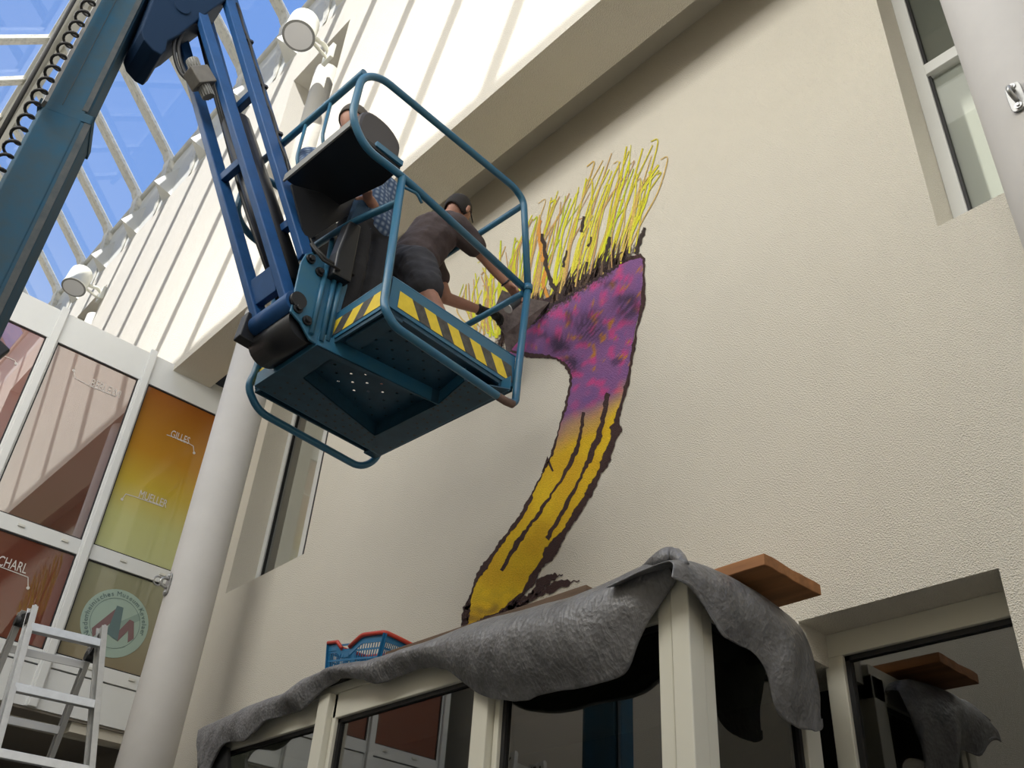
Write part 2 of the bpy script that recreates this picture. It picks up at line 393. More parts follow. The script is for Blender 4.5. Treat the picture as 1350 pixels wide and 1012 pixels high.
# end of the hall beyond the bridge
tag(obj('wall_back', box(nb(), (XL-.35, 18.6, GZ), (XO+.425, 19, 10.2)), M['stucco']), kind='structure')

# ---- glazed bridge (end front)
YF = 8.5; ZB, ZT = 2.06, 5.65
we = tag(empty('wall_end', (0, YF, 0)), kind='structure')
posts = [-.434-.932, -.434, .498, 1.443, 2.374, 3.31]
MW = .108
bays = [(posts[i]+MW/2, posts[i+1]-MW/2) for i in range(len(posts)-1)]
obj('head_panel', box(nb(), (XL, YF, 5.31), (XW, YF+.08, ZT)), M['white_frame'], we)
obj('roof_slab', box(nb(), (XL, YF+.02, 5.56), (XW, YF+2.6, ZT-.01)), M['white_frame'], we)
for p_ in posts:
    bm = nb(); box(bm, (p_-MW/2, YF-.0, ZB), (p_+MW/2, YF+.07, 5.31)); obj('mullion', bm, M['white_frame'], we, bevel=.006)
    obj('mullion_cap', box(nb(), (p_-.035, YF-.035, ZB+.0), (p_+.035, YF, ZT+.035)), M['white_frame'], we, bevel=.006)
    obj('bridge_upright', box(nb(), (p_-.03, YF+2.45, ZB), (p_+.03, YF+2.5, ZT-.1)), M['white_frame'], we)
dark_red = [(0, (.10, .028, .02)), (.6, (.15, .05, .035)), (1, (.20, .085, .06))]
films_up = {3: film_mat('film_red_brown', dark_red, 3.5, 5.3, .36), 4: film_mat('film_orange_green', [(0, (.50, .52, .26)), (.22, (.50, .50, .20)), (.42, (.52, .38, .05)), (.62, (.45, .22, .025)), (1, (.27, .085, .015))], 3.5, 5.3, .07),
            2: film_mat('film_red', [(0, (.25, .07, .06)), (1, (.32, .10, .09))], 3.5, 5.3, .42)}
films_lo = {3: film_mat('film_dark_red', [(0, (.17, .065, .04)), (.5, (.15, .04, .025)), (1, (.12, .035, .022))], 2.4, 3.4, .12), 4: film_mat('film_olive', [(0, (.22, .17, .10)), (.5, (.26, .24, .15)), (1, (.27, .27, .17))], 2.4, 3.4, .10)}
panes = {}
for i, (a, b) in enumerate(bays):
    for lo, hi, nm in ((3.53, 5.31, 'up'), (2.52, 3.39, 'lo')):
        fm = (films_up if nm == 'up' else films_lo).get(i, f_brown)
        bm = nb()
        g = .012
        for q in (((a, lo), (b, lo+g)), ((a, hi-g), (b, hi)), ((a, lo), (a+g, hi)), ((b-g, lo), (b, hi))):
            box(bm, (q[0][0], YF+.012, q[0][1]), (q[1][0], YF+.03, q[1][1]))
        obj('gasket', bm, M['gasket'], we)
        panes[(i, nm)] = obj('glass_pane', box(nb(), (a+g, YF+.022, lo+g), (b-g, YF+.04, hi-g)), fm, we)
    obj('transom', box(nb(), (a, YF+.0, 3.39), (b, YF+.07, 3.53)), M['white_frame'], we, bevel=.004)
    obj('sill_rail', box(nb(), (a, YF+.0, 2.40), (b, YF+.07, 2.52)), M['white_frame'], we, bevel=.004)
    obj('sill_panel', box(nb(), (a, YF+.012, ZB), (b, YF+.06, 2.39)), M['white_frame'], we)
    for zz in (3.47, 2.475):
        for xx in (a+.30, b-.14):
            obj('drain_cap', box(nb(), (xx-.03, YF-.012, zz-.012), (xx+.03, YF, zz+.012)), M['steel_clean'], we, bevel=.003)
obj('soffit_panel', box(nb(), (XL, YF+.03, ZB-.02), (XW, YF+2.6, ZB)), M['soffit_board'], we)
obj('floor_plate', box(nb(), (XL, YF+.09, ZB+.02), (XW, YF+2.45, ZB+.25)), M['dark_room'], we)
bm = nb(); beam(bm, (XL, YF+.55, ZB-.05), (XW, YF+.32, ZB-.05), .10, .06); obj('soffit_rail', bm, M['steel_white'], we)
bm = nb(); box(bm, (2.75, YF+.06, ZB-.10), (XW, YF+.22, ZB-.02)); obj('corbel', bm, M['plaster'], we)
# passage below the bridge
bm = nb(); box(bm, (XL, YF+2.6, GZ), (XW+.9, YF+2.8, 5.5)); box(bm, (XW, 8.62, GZ), (XW+.45, YF+2.62, 5.57)); tag(obj('wall_passage', bm, M['soffit_board']), kind='structure')
# lettering on the films (world y plane; text runs towards +x)
def facade_text(body, x, z, size, parent, m=M['white_text'], width=.62):
    Mx = Matrix.Translation((x, YF+.018, z)) @ Matrix.Rotation(PI/2, 4, 'X')
    return text_mesh(body, size, m, Mx, 'lettering', parent, .0006, width)
def leader(pts, parent):
    bm = nb()
    P3 = [Vector((x, YF+.019, z)) for x, z in pts]
    for a, b in zip(P3, P3[1:]): beam(bm, a, b, .003, .007)
    cyl(bm, P3[0]+Vector((0, -.002, 0)), P3[0]+Vector((0, .002, 0)), .014, 12)
    return obj('leader_line', bm, M['white_text'], parent)
def fx(px, py): p_ = at(px, py, y=YF); return p_.x, p_.z
p1, p1l, p2, p2l, p0 = panes[(3, 'up')], panes[(3, 'lo')], panes[(4, 'up')], panes[(4, 'lo')], panes[(2, 'up')]
x, z = fx(119, 507); facade_text('BERLEWI', x, z, .125, p1); leader([fx(98, 487), fx(100, 497), fx(120, 508), fx(153, 521)], p1)
x, z = fx(225, 574); facade_text('GILLES', x, z, .115, p2); leader([fx(257, 596), fx(256, 587), fx(246, 581), fx(221, 572)], p2)
x, z = fx(183, 654); facade_text('MUELLER', x, z, .115, p2); leader([fx(162, 657), fx(167, 650), fx(180, 654), fx(216, 667)], p2)
x, z = fx(-10, 741); facade_text('SCHARL', x, z, .125, p1l); leader([fx(38, 774), fx(38, 760), fx(28, 756), fx(-12, 741)], p1l)
leader([fx(22, 478), fx(21, 474), fx(2, 466)], p0)
# round museum sign
lc = Vector((2.834, YF+.02, 2.915)); LR = .305
M['logo_disc'] = mat('logo_disc', (.33, .43, .36), .5); M['logo_inner'] = mat('logo_inner', (.36, .46, .39), .5)
M['logo_red'] = mat('logo_red', (.20, .12, .12), .5); M['logo_grey'] = mat('logo_grey', (.11, .17, .17), .5); M['logo_shade'] = mat('logo_shade', (.24, .33, .28), .5)
bm = nb(); cyl(bm, lc+Vector((0, -.002, 0)), lc+Vector((0, .0015, 0)), LR, 48); ld = obj('round_sign', bm, M['logo_disc'], p2l)
bm = nb(); N = 64
ri, ro = .222, .2255
vs = [[bm.verts.new(lc+Vector((math.cos(2*PI*k/N)*r_, -.004, math.sin(2*PI*k/N)*r_))) for k in range(N)] for r_ in (ri, ro)]
for k in range(N): bm.faces.new((vs[0][k], vs[0][(k+1) % N], vs[1][(k+1) % N], vs[1][k]))
obj('ring', bm, M['grey_text'], p2l)
def flat(pts, dy, m, name='emblem'):
    bm = nb(); prism(bm, [lc+Vector((a*LR, dy, b*LR)) for a, b in pts], (0, .0008, 0)); return obj(name, bm, m, p2l)
# emblem: zig-zag ribbon of red and grey
flat([(-.40, -.36), (.62, .50), (.70, .30), (-.30, -.55)], -.0032, M['logo_shade'])
flat([(-.60, -.34), (-.07, .46), (.06, .46), (.08, .26), (-.50, -.58)], -.0042, M['logo_red'])
flat([(.10, -.32), (.38, .22), (.52, .20), (.50, .02), (.22, -.50)], -.0042, M['logo_red'])
flat([(.36, .20), (.52, .20), (.66, -.28), (.52, -.44)], -.0044, M['logo_red'])
flat([(-.10, .50), (.10, .50), (.22, -.48), (.02, -.42), (-.16, -.36)], -.0050, M['logo_grey'])
def ring_text(body, radius, size, a0, a1, parent):
    n = len(body); bms = []
    adv = [(.5 if c in 'irjl ' else (1.45 if c in 'Mm' else 1)) for c in body]; tot = sum(adv); s = 0
    vs, fs = [], []
    for c, w_ in zip(body, adv):
        a = a0 + (a1-a0)*((s+w_/2)/tot); s += w_
        if c == ' ': continue
        cu = bpy.data.curves.new('t', 'FONT'); cu.body = c; cu.size = size; cu.align_x = 'CENTER'; cu.extrude = .0005; cu.resolution_u = 2
        t = bpy.data.objects.new('t', cu); C.objects.link(t); bpy.context.view_layer.update()
        me = bpy.data.meshes.new_from_object(t.evaluated_get(bpy.context.evaluated_depsgraph_get())); bpy.data.objects.remove(t)
        Mx = Matrix.Translation(lc+Vector((math.cos(a)*radius, -.004, math.sin(a)*radius))) @ Matrix.Rotation(PI/2, 4, 'X') @ Matrix.Rotation(a-PI/2, 4, 'Z')
        o_ = len(vs); vs += [Mx @ v_.co for v_ in me.vertices]; fs += [[i+o_ for i in pl.vertices] for pl in me.polygons]
    me = bpy.data.meshes.new('lettering'); me.from_pydata([tuple(v_) for v_ in vs], [], fs); me.materials.append(M['grey_text'])
    return link('lettering', me, parent)
ring_text('Niederrheinisches Museum Kevelaer', .243, .062, math.radians(222), math.radians(-8), p2l)

# ---- glass roof: rafters, ridge, purlins, panes
ce = tag(empty('ceiling', (.45, 6, 10.3)), kind='structure')
XR, ZR, ZE = .45, 13.5, 11.25; XE = 2.60; SL = (ZR-ZE)/(XR-XE)
XE2 = XR*2-XE
fy = [11.76+1.17*k for k in range(-13, 6)]
def roofpt(x, y, dz=0): return Vector((x, y, ZE + (XE-x)*(-SL) + dz)) if x >= XR else Vector((x, y, ZE + (x-XE2)*(-SL) + dz))
tpl = {}
def inst(key, make, dy, parent, name):
    if key not in tpl: tpl[key] = make(); o = tpl[key]
    else: o = tpl[key].copy(); C.objects.link(o)
    o.location = (o.location.x, dy, o.location.z); return o
for sgn, xe in ((1, XE), (-1, XE2)):
    for y in fy:
        def mk():
            bm = nb(); a = roofpt(xe, 0, -.06); b = roofpt(XR, 0, -.06)
            beam(bm, a, b, .18, .012, Vector((sgn, 0, 1)))                        # lower flange
            beam(bm, a+Vector((0, 0, .07)), b+Vector((0, 0, .07)), .05, .12, Vector((sgn, 0, 1)))
            me_o = obj('rafter', bm, M['steel_white']); me_o.parent = ce; me_o.matrix_parent_inverse = world_of(ce).inverted(); return me_o
        inst(('raf', sgn), mk, y, ce, 'rafter')
    for k in range(len(fy)-1):
        def mk():
            bm = nb(); a = roofpt(xe, 0, .08); b = roofpt(XR, 0, .08); n_ = Vector((0, 0, .008))
            prism(bm, [a+Vector((0, .03, 0)), b+Vector((0, .03, 0)), b+Vector((0, 1.14, 0)), a+Vector((0, 1.14, 0))], n_)
            me_o = obj('glass_pane', bm, M['roof_glass']); me_o.parent = ce; me_o.matrix_parent_inverse = world_of(ce).inverted(); return me_o
        inst(('pan', sgn), mk, fy[k], ce, 'glass_pane')
    bm = nb(); cyl(bm, roofpt(xe, fy[0]-.3, -.02), roofpt(xe, fy[-1]+.3, -.02), .06, 12); obj('eave_purlin', bm, M['steel_clean'], ce)
    bm = nb(); a = roofpt(xe, 0); zz = 10.15 if sgn > 0 else 10.35
    xw_ = XO if sgn > 0 else XL
    prism(bm, [Vector((a.x, fy[0], a.z-.08)), Vector((a.x, fy[0], a.z-.02)), Vector((xw_+sgn*.35, fy[0], 10.75)), Vector((xw_+sgn*.35, fy[0], zz)), Vector((xw_, fy[0], zz+.0)), Vector((a.x-sgn*.0, fy[0], 10.75))], (0, fy[-1]-fy[0], 0))
    obj('eave_fascia', bm, M['steel_clean'], ce)
for y in fy[6:]:
    def mk():
        bm = nb(); a = roofpt(XE, 0)
        vs = [bm.verts.new(p_) for p_ in ((a.x-.10, -.12, a.z-.02), (a.x-.10, .12, a.z-.02), (XO-.01, .12, a.z-.05), (XO-.01, -.12, a.z-.05), (XO-.012, -.03, 10.12), (XO-.012, .05, 10.12))]
        for q in ((0, 1, 5, 4), (0, 4, 3), (1, 2, 5), (0, 3, 2, 1), (3, 4, 5, 2)): bm.faces.new([vs[i] for i in q])
        prism(bm, [Vector((a.x-.02, -.09, a.z-.02)), Vector((a.x-.16, -.09, a.z+.09)), Vector((a.x+.0, -.09, a.z-.2))], (0, .18, 0))
        o = obj('gusset', bm, M['steel_white']); o.parent = ce; o.matrix_parent_inverse = world_of(ce).inverted(); return o
    inst('gus', mk, y, ce, 'gusset')
    def mk():
        bm = nb(); vs = [bm.verts.new(p_) for p_ in ((XO, -.02, 10.78), (XO, .28, 10.70), (XO-.26, .13, 10.38), (XO, -.02, 10.16), (XO, .28, 10.22))]
        for q in ((0, 1, 2), (0, 2, 3), (1, 4, 2), (2, 4, 3), (0, 3, 4, 1)): bm.faces.new([vs[i] for i in q])
        o = obj('corbel', bm, M['steel_clean']); o.parent = ce; o.matrix_parent_inverse = world_of(ce).inverted(); return o
    inst('corb', mk, y-.5, ce, 'corbel')
bm = nb(); box(bm, (XR-.16, fy[0]-.3, ZR-.16), (XR+.16, fy[-1]+.3, ZR-.02)); obj('ridge_beam', bm, M['steel_clean'], ce)
bm = nb(); box(bm, (XR-.10, fy[0]-.3, ZR-.24), (XR-.04, fy[-1]+.3, ZR-.16)); box(bm, (XR+.04, fy[0]-.3, ZR-.24), (XR+.10, fy[-1]+.3, ZR-.16)); obj('ridge_rail', bm, M['steel_clean'], ce)

# ---- windows in the painted wall
def wall_window(name, y0, y1, z0, z1, xf, fw=.06, pane=M['pane_r'], transoms=(), fm=M['white_frame'], backings=()):
    w_ = tag(empty(name, (xf, (y0+y1)/2, z0)), kind='structure')
    bm = nb(); box(bm, (xf, y0, z0), (xf+.07, y0+fw, z1)); box(bm, (xf, y1-fw, z0), (xf+.07, y1, z1))
    box(bm, (xf, y0, z0), (xf+.07, y1, z0+fw)); box(bm, (xf, y0, z1-fw), (xf+.07, y1, z1))
    obj('window_frame', bm, fm, w_, bevel=.004)
    g = .014; bm = nb(); yy = (y0+fw, y1-fw); zz = (z0+fw, z1-fw)
    box(bm, (xf+.015, yy[0], zz[0]), (xf+.04, yy[0]+g, zz[1])); box(bm, (xf+.015, yy[1]-g, zz[0]), (xf+.04, yy[1], zz[1]))
    box(bm, (xf+.015, yy[0], zz[0]), (xf+.04, yy[1], zz[0]+g)); box(bm, (xf+.015, yy[0], zz[1]-g), (xf+.04, yy[1], zz[1]))
    obj('gasket', bm, M['gasket'], w_)
    for t in transoms: obj('transom', box(nb(), (xf-.01, yy[0], t-.04), (xf+.07, yy[1], t+.04)), fm, w_, bevel=.004)
    obj('glass_pane', box(nb(), (xf+.03, yy[0], zz[0]), (xf+.04, yy[1], zz[1])), pane, w_)
    for (b0, b1, c0, c1, m_) in backings: obj('roller_blind', box(nb(), (xf+.046, b0, c0), (xf+.050, b1, c1)), m_, w_)
    return w_
M['blind'] = mat('blind', (.85, .83, .78), .8); M['blind_grey'] = mat('blind_grey', (.46, .48, .46), .7); M['blind_dark'] = mat('blind_dark', (.16, .17, .155), .7)
wall_window('window_1', LW[0], LW[1], LW[2], LW[3], XW+.24, .07, pane=M['pane_clear'], backings=[(LW[0], LW[1]-.24, LW[2], LW[3], M['blind'])])  # pale panel behind the glass stands in for the reflected sunlit wall
bm = nb(); box(bm, (XW+.23, 6.85, 3.15), (XW+.30, 6.92, 5.35)); obj('mullion', bm, M['white_frame'], bpy.data.objects['window_1'], bevel=.004)
bm = nb(); box(bm, (XW+.235, 6.825, 3.15), (XW+.27, 6.85, 5.35)); obj('gasket', bm, M['gasket'], bpy.data.objects['window_1'])
wall_window('window_2', RW[0], RW[1], RW[2], 5.98, XW+.24, .07, pane=M['pane_clear'], transoms=(4.47,), backings=[(RW[0], RW[1], RW[2], 4.45, M['blind_grey']), (RW[0], RW[1], 4.45, 5.98, M['blind_dark'])])
wall_window('window_3', 6.365, 7.559, 6.75, 9.46, XO+.33, .07)
wall_window('window_4', 13.0, 14.2, 6.75, 9.46, XO+.33, .07)
# round pilaster standing in the upper opening
for y in (6.93, 13.55):
    bm = nb(); cyl(bm, (XO+.16, y+.05, 6.8), (XO+.16, y+.05, 9.2), .15, 28)
    tag(obj('pilaster', bm, M['stucco'], smooth=False), 'slim round cream pilaster inside the upper window %s' % ('behind the man in glasses' if y < 10 else 'beside the far floodlight'), 'pilaster')

# door beside the bay
d1 = tag(empty('door_1', (XW+.2, 1.6, GZ)), kind='structure'); xf = XW+.2
fmc = M['cream_frame']
obj('door_frame', box(nb(), (xf, DR[0], 1.44), (xf+.08, DR[1], 1.54)), fmc, d1, bevel=.004)
obj('door_frame', box(nb(), (xf, 1.975, GZ), (xf+.08, DR[1]+.02, 1.44)), fmc, d1, bevel=.004)
obj('door_frame', box(nb(), (xf, DR[0], GZ), (xf+.08, DR[0]+.05, 1.44)), fmc, d1, bevel=.004)
bm = nb(); g = .022
box(bm, (xf+.02, 1.255, 1.418), (xf+.05, 1.975, 1.44)); box(bm, (xf+.02, 1.953, GZ), (xf+.05, 1.975, 1.44)); box(bm, (xf+.02, 1.255, GZ), (xf+.05, 1.277, 1.44))
obj('gasket', bm, M['gasket'], d1)
obj('glass_pane', box(nb(), (xf+.035, 1.277, GZ), (xf+.045, 1.953, 1.418)), M['pane'], d1)

# ---- projecting glazed bay
XB, YB0, YB1, ZBT = 2.60, 2.0, 5.62, 1.44
b1 = tag(empty('window_6', (XB, 3.8, GZ)), kind='structure')
obj('roof_panel', box(nb(), (XB-.01, YB0+.01, ZBT), (XW, YB1+.0, ZBT+.045)), M['cream_frame'], b1)
obj('head_beam', box(nb(), (XB, YB0, 1.315), (XB+.09, YB1, ZBT)), M['cream_frame'], b1, bevel=.004)
obj('head_beam', box(nb(), (XB, YB0, 1.335), (XW, YB0+.09, ZBT)), M['cream_frame'], b1, bevel=.004)
def pst(y0, y1, x0=XB-.0, x1=XB+.09, nm='post', m=None): return obj(nm, box(nb(), (x0, y0, GZ), (x1, y1, ZBT)), m or M['cream_frame'], b1, bevel=.005)
# corner post in three leaves
pst(YB0+.054, YB0+.115, XB-.022, XB+.09); pst(YB0-.03, YB0+.048, XB-.03, XB+.05, 'corner_post'); pst(YB0-.022, YB0+.09, XB+.056, XB+.115)
for y in (3.04, 4.28): 
    pst(y-.03, y+.065, XB-.035, XB+.06); pst(y-.065, y-.034, XB-.0, XB+.09); pst(y+.0655, y+.10, XB, XB+.09)
pst(YB1-.10, YB1, XB, XB+.09)
pst(YB0, YB0+.08, XW-.10, XW+.0)
gy = [(YB0+.115, 2.975), (3.14, 4.215), (4.38, YB1-.10)]
def gframe(bm, plane, c, a0, a1, z0, z1, g=.02, th=.03):
    for (p, q, r_, s) in ((a0, z0, a1, z0+g), (a0, z1-g, a1, z1), (a0, z0, a0+g, z1), (a1-g, z0, a1, z1)):
        if plane == 'x': box(bm, (c, p, q), (c+th, r_, s))
        else: box(bm, (p, c, q), (r_, c+th, s))
for a, b in gy:
    bm = nb(); gframe(bm, 'x', XB+.02, a, b, GZ+.1, 1.315); obj('gasket', bm, M['gasket'], b1)
    obj('glass_pane', box(nb(), (XB+.035, a+.02, GZ+.1), (XB+.045, b-.02, 1.295)), M['pane'], b1)
bm = nb(); gframe(bm, 'y', YB0+.02, XB+.115, XW-.10, GZ+.1, 1.335); obj('gasket', bm, M['gasket'], b1)
obj('glass_pane', box(nb(), (XB+.135, YB0+.035, GZ+.1), (XW-.12, YB0+.045, 1.315)), M['pane'], b1)

# ================================================================== MURAL
XM = XW-.004
def mw(px, py, off=0): return at(px, py, x=XM-off)
mural = empty('mural', mw(740, 620), 'spray-painted yellow stalk with purple head and bristly yellow crest on the wall', 'mural')
def jag(pts, amp, step=5):
    out = []
    for (a, b) in zip(pts, pts[1:]):
        a = Vector(a); b = Vector(b); n = max(1, int((b-a).length/step)); d = (b-a).normalized(); s = Vector((-d.y, d.x))
        for k in range(n): out.append(a+(b-a)*k/n + s*random.uniform(-amp, amp))
    out.append(Vector(pts[-1])); return out
def catm(pts, n=6):
    P_ = [Vector(p) for p in pts]; P_ = [P_[0]*2-P_[1]]+P_+[P_[-1]*2-P_[-2]]; out = []
    for i in range(1, len(P_)-2):
        for k in range(n):
            t = k/n; a, b, c, d = P_[i-1:i+3]
            out.append(.5*((2*b)+(c-a)*t+(2*a-5*b+4*c-d)*t*t+(3*b-a-3*c+d)*t**3))
    out.append(P_[-2]); return out
left = [(612, 828), (617, 800), (626, 768), (641, 744), (656, 722), (670, 702), (684, 684), (700, 655), (712, 630), (722, 610), (731, 588), (739, 558), (747, 530), (752, 505), (750, 488), (736, 474), (715, 469), (692, 467), (668, 460)]
right = [(622, 829), (645, 815), (668, 800), (690, 778), (706, 752), (724, 726), (744, 698), (762, 670), (781, 636), (796, 606), (808, 572), (815, 540), (825, 505), (832, 468), (838, 430), (846, 400), (847, 365), (843, 336), (800, 352)]
# body: strips between the two edges with a colour per vertex
def lerp(a, b, t): return tuple(x_*(1-t)+y_*t for x_, y_ in zip(a, b))
YEL = (.90, .60, .012); YEL2 = (.80, .48, .01); PUR = (.25, .105, .29); PNK = (.58, .07, .26); ORG = (.52, .20, .03); DRK = (.035, .018, .05); BRN = (.055, .025, .022)
def body_col(px, py):
    n1 = noise.noise(Vector((px*.03, py*.03, 3))); n2 = noise.noise(Vector((px*.085, py*.10, 9))); n3 = noise.noise(Vector((px*.09, py*.12, 33))); n4 = noise.noise(Vector((px*.05, py*.06, 71)))
    edge = 575 - (px-740)*.62 + n1*16
    t = min(1, max(0, (py-edge+22)/44))
    c = PUR
    c = lerp(c, PNK, min(1, max(0, (n2+.35*n1-.12)*3.6))*(1 if py < 520 else .45))
    c = lerp(c, (.20, .10, .30), min(1, max(0, (-n2-.1)*2)))
    if py < 490:
        c = lerp(c, ORG, min(1, max(0, (n3-.34)*9)))
        c = lerp(c, DRK, min(.6, max(0, (n4-.38)*5)))
    cell = .45+.55*(math.sin(px*.75+py*.4)*math.sin(py*.95-px*.2) > -.25)
    for cx_, cy_, rr_ in ((777, 432, 420), (828, 405, 330), (737, 452, 150), (752, 480, 160)):
        dk = math.exp(-((px-cx_)**2+(py-cy_)**2)/rr_); c = lerp(c, DRK, min(.85, dk*1.15)*cell)
    y_ = lerp(YEL, YEL2, min(1, max(0, .5+n1*1.3)))
    if py > 770: y_ = lerp(y_, (.33, .19, .02), min(.8, (py-770)/70*max(0, .6+n2*2)))
    return lerp(c, y_, t)
def color_mesh(name, verts, faces, cols, parent, m=None):
    me = bpy.data.meshes.new(name); me.from_pydata([tuple(v_) for v_ in verts], [], faces)
    ca = me.color_attributes.new('paint', 'FLOAT_COLOR', 'POINT')
    for i, c in enumerate(cols): ca.data[i].color = (*c[:3], c[3] if len(c) > 3 else 1)
    me.materials.append(m or M['paint']); return link(name, me, parent)
LP = catm(left, 8); RP = catm(right, 8); NS = 170; NA = 26
def samp(P_, t): f_ = t*(len(P_)-1); i = min(int(f_), len(P_)-2); return P_[i].lerp(P_[i+1], f_-i)
vs, cs, fs = [], [], []
for i in range(NS+1):
    a = samp(LP, i/NS); b = samp(RP, i/NS)
    for j in range(NA+1):
        p_ = a.lerp(b, j/NA); vs.append(mw(p_.x, p_.y)); cs.append((*body_col(p_.x, p_.y), 1))
for i in range(NS):
    for j in range(NA): k = i*(NA+1)+j; fs.append((k, k+1, k+NA+2, k+NA+1))
color_mesh('painted_stalk', vs, fs, cs, mural)
# top fan of the purple head
fan_low = [(668, 460), (690, 455), (715, 452), (740, 440), (770, 410), (800, 352)]
fan_top = [(668, 458), (684, 432), (706, 412), (738, 392), (768, 374), (800, 352)]
fa, fb = catm(fan_low, 6), catm(fan_top, 6)
vs, cs, fs = [], [], []; NA2 = 12; NS2 = 50
for i in range(NS2+1):
    a = samp(fa, i/NS2)+Vector((4, 12)); b = samp(fb, i/NS2)
    for j in range(NA2+1):
        p_ = a.lerp(b, j/NA2); vs.append(mw(p_.x, p_.y, .0004)); cs.append((*body_col(p_.x, p_.y), 1))
for i in range(NS2):
    for j in range(NA2): k = i*(NA2+1)+j; fs.append((k, k+1, k+NA2+2, k+NA2+1))
fan = color_mesh('painted_head', vs, fs, cs, mural)
def ribbon(store, pts, ws, col, a_mid=1.0, off=.001, soft=True):
    """pts in picture coordinates of the wall, widths in the same units"""
    vs, fs, cs = store; n = len(pts)
    lat = ((-1, 0), (-.5, a_mid), (.5, a_mid), (1, 0)) if soft else ((-1, 1), (1, 1))
    base = len(vs)
    for i, p_ in enumerate(pts):
        a = pts[max(0, i-1)]; b = pts[min(n-1, i+1)]; d = (b-a)
        d = d.normalized() if d.length > 0 else Vector((0, 1)); s = Vector((-d.y, d.x)); w_ = ws[i] if isinstance(ws, list) else ws
        for u, al in lat:
            q = p_+s*u*w_/2; vs.append(mw(q.x, q.y, off)); cs.append((*col, al))
    k = len(lat)
    for i in range(n-1):
        for j in range(k-1): q = base+i*k+j; fs.append((q, q+1, q+k+1, q+k))
def new(): return ([], [], [])
def put(name, st, parent=mural, **kw): return color_mesh(name, st[0], st[1], st[2], parent)
st = new()
lj = jag([tuple(p_) for p_ in LP], .9, 2.5); rj = jag([tuple(p_) for p_ in RP], 1.0, 2.5)
def wav(n, lo, hi, seed): return [(lo+(hi-lo)*max(0, min(1, .5+1.3*noise.noise(Vector((i*.11, seed, 0))))))*random.uniform(.85, 1.15) for i in range(n)]
ww = wav(len(lj), 3, 10, 1); ribbon(st, lj, [w_*(.6 if 470 < p_.y < 600 else .35 if 600 <= p_.y < 655 else 1) for w_, p_ in zip(ww, lj)], BRN, 1.1)
rj2 = [p_+Vector((1.5, 1.5)) for p_ in rj if not (p_.x < 842 and p_.y < 336)]
ww = wav(len(rj2), 5, 19, 5); ribbon(st, rj2, [w_*(.42 if p_.y < 560 else 1) for w_, p_ in zip(ww, rj2)], BRN, 1.1)
for pl, w0, w1 in (([(770, 543), (762, 585), (746, 622), (727, 652), (702, 688), (678, 722), (661, 752)], 3.5, 8), ([(801, 518), (792, 565), (779, 600), (762, 636), (745, 668), (721, 710)], 4, 10)):
    j_ = jag([tuple(p_) for p_ in catm(pl, 5)], 1.2, 4); ribbon(st, j_, wav(len(j_), w0, w1, pl[0][0]), BRN, 1.2)
for pl in ([(715, 622), (722, 606), (729, 621)],): ribbon(st, [Vector(p_) for p_ in pl], [2, 12, 3], BRN, 1.2)
for pl, ws in (([(680, 800), (700, 788), (714, 768), (730, 760), (742, 757)], [4, 12, 16, 10, 2]), ([(706, 786), (726, 776), (745, 768), (764, 765)], [6, 14, 11, 2]), ([(640, 822), (668, 806), (690, 792), (703, 778)], [5, 14, 16, 4]), ([(612, 828), (614, 806), (620, 784)], [10, 9, 3])):
    j_ = jag([tuple(p_) for p_ in catm(pl, 5)], 1.6, 4); W_ = [ws[min(len(ws)-1, int(i*len(ws)/len(j_)))] for i in range(len(j_))]; ribbon(st, j_, W_, BRN, 1.3)
put('dark_outline', st)
# blurred brown zone where crest meets head
st = new(); zone = catm([(655, 470), (664, 440), (690, 418), (715, 400), (745, 384), (775, 366), (805, 348), (832, 330), (850, 300)], 7)
ribbon(st, zone, [24]*10+[46]*20+[36]*12+[20]*8+[6]*20, (.12, .08, .06), .42)
ribbon(st, [p_+Vector((0, 3)) for p_ in zone[:-12]], [9]*10+[19]*20+[15]*30, (.04, .022, .028), .85, .0014)
for k in range(90):
    t = random.random(); p_ = samp(zone[:48], t); hgt = random.uniform(8, 34)
    q = [p_+Vector((0, 6)), p_+Vector((random.uniform(0, 5), -hgt*.5)), p_+Vector((random.uniform(3, 13), -hgt))]
    ribbon(st, q, [random.uniform(4, 8), 3.4, .6], random.choice(((.05, .03, .03), (.09, .055, .045), (.14, .09, .06))), .85, .0016)
put('brown_overspray', st)
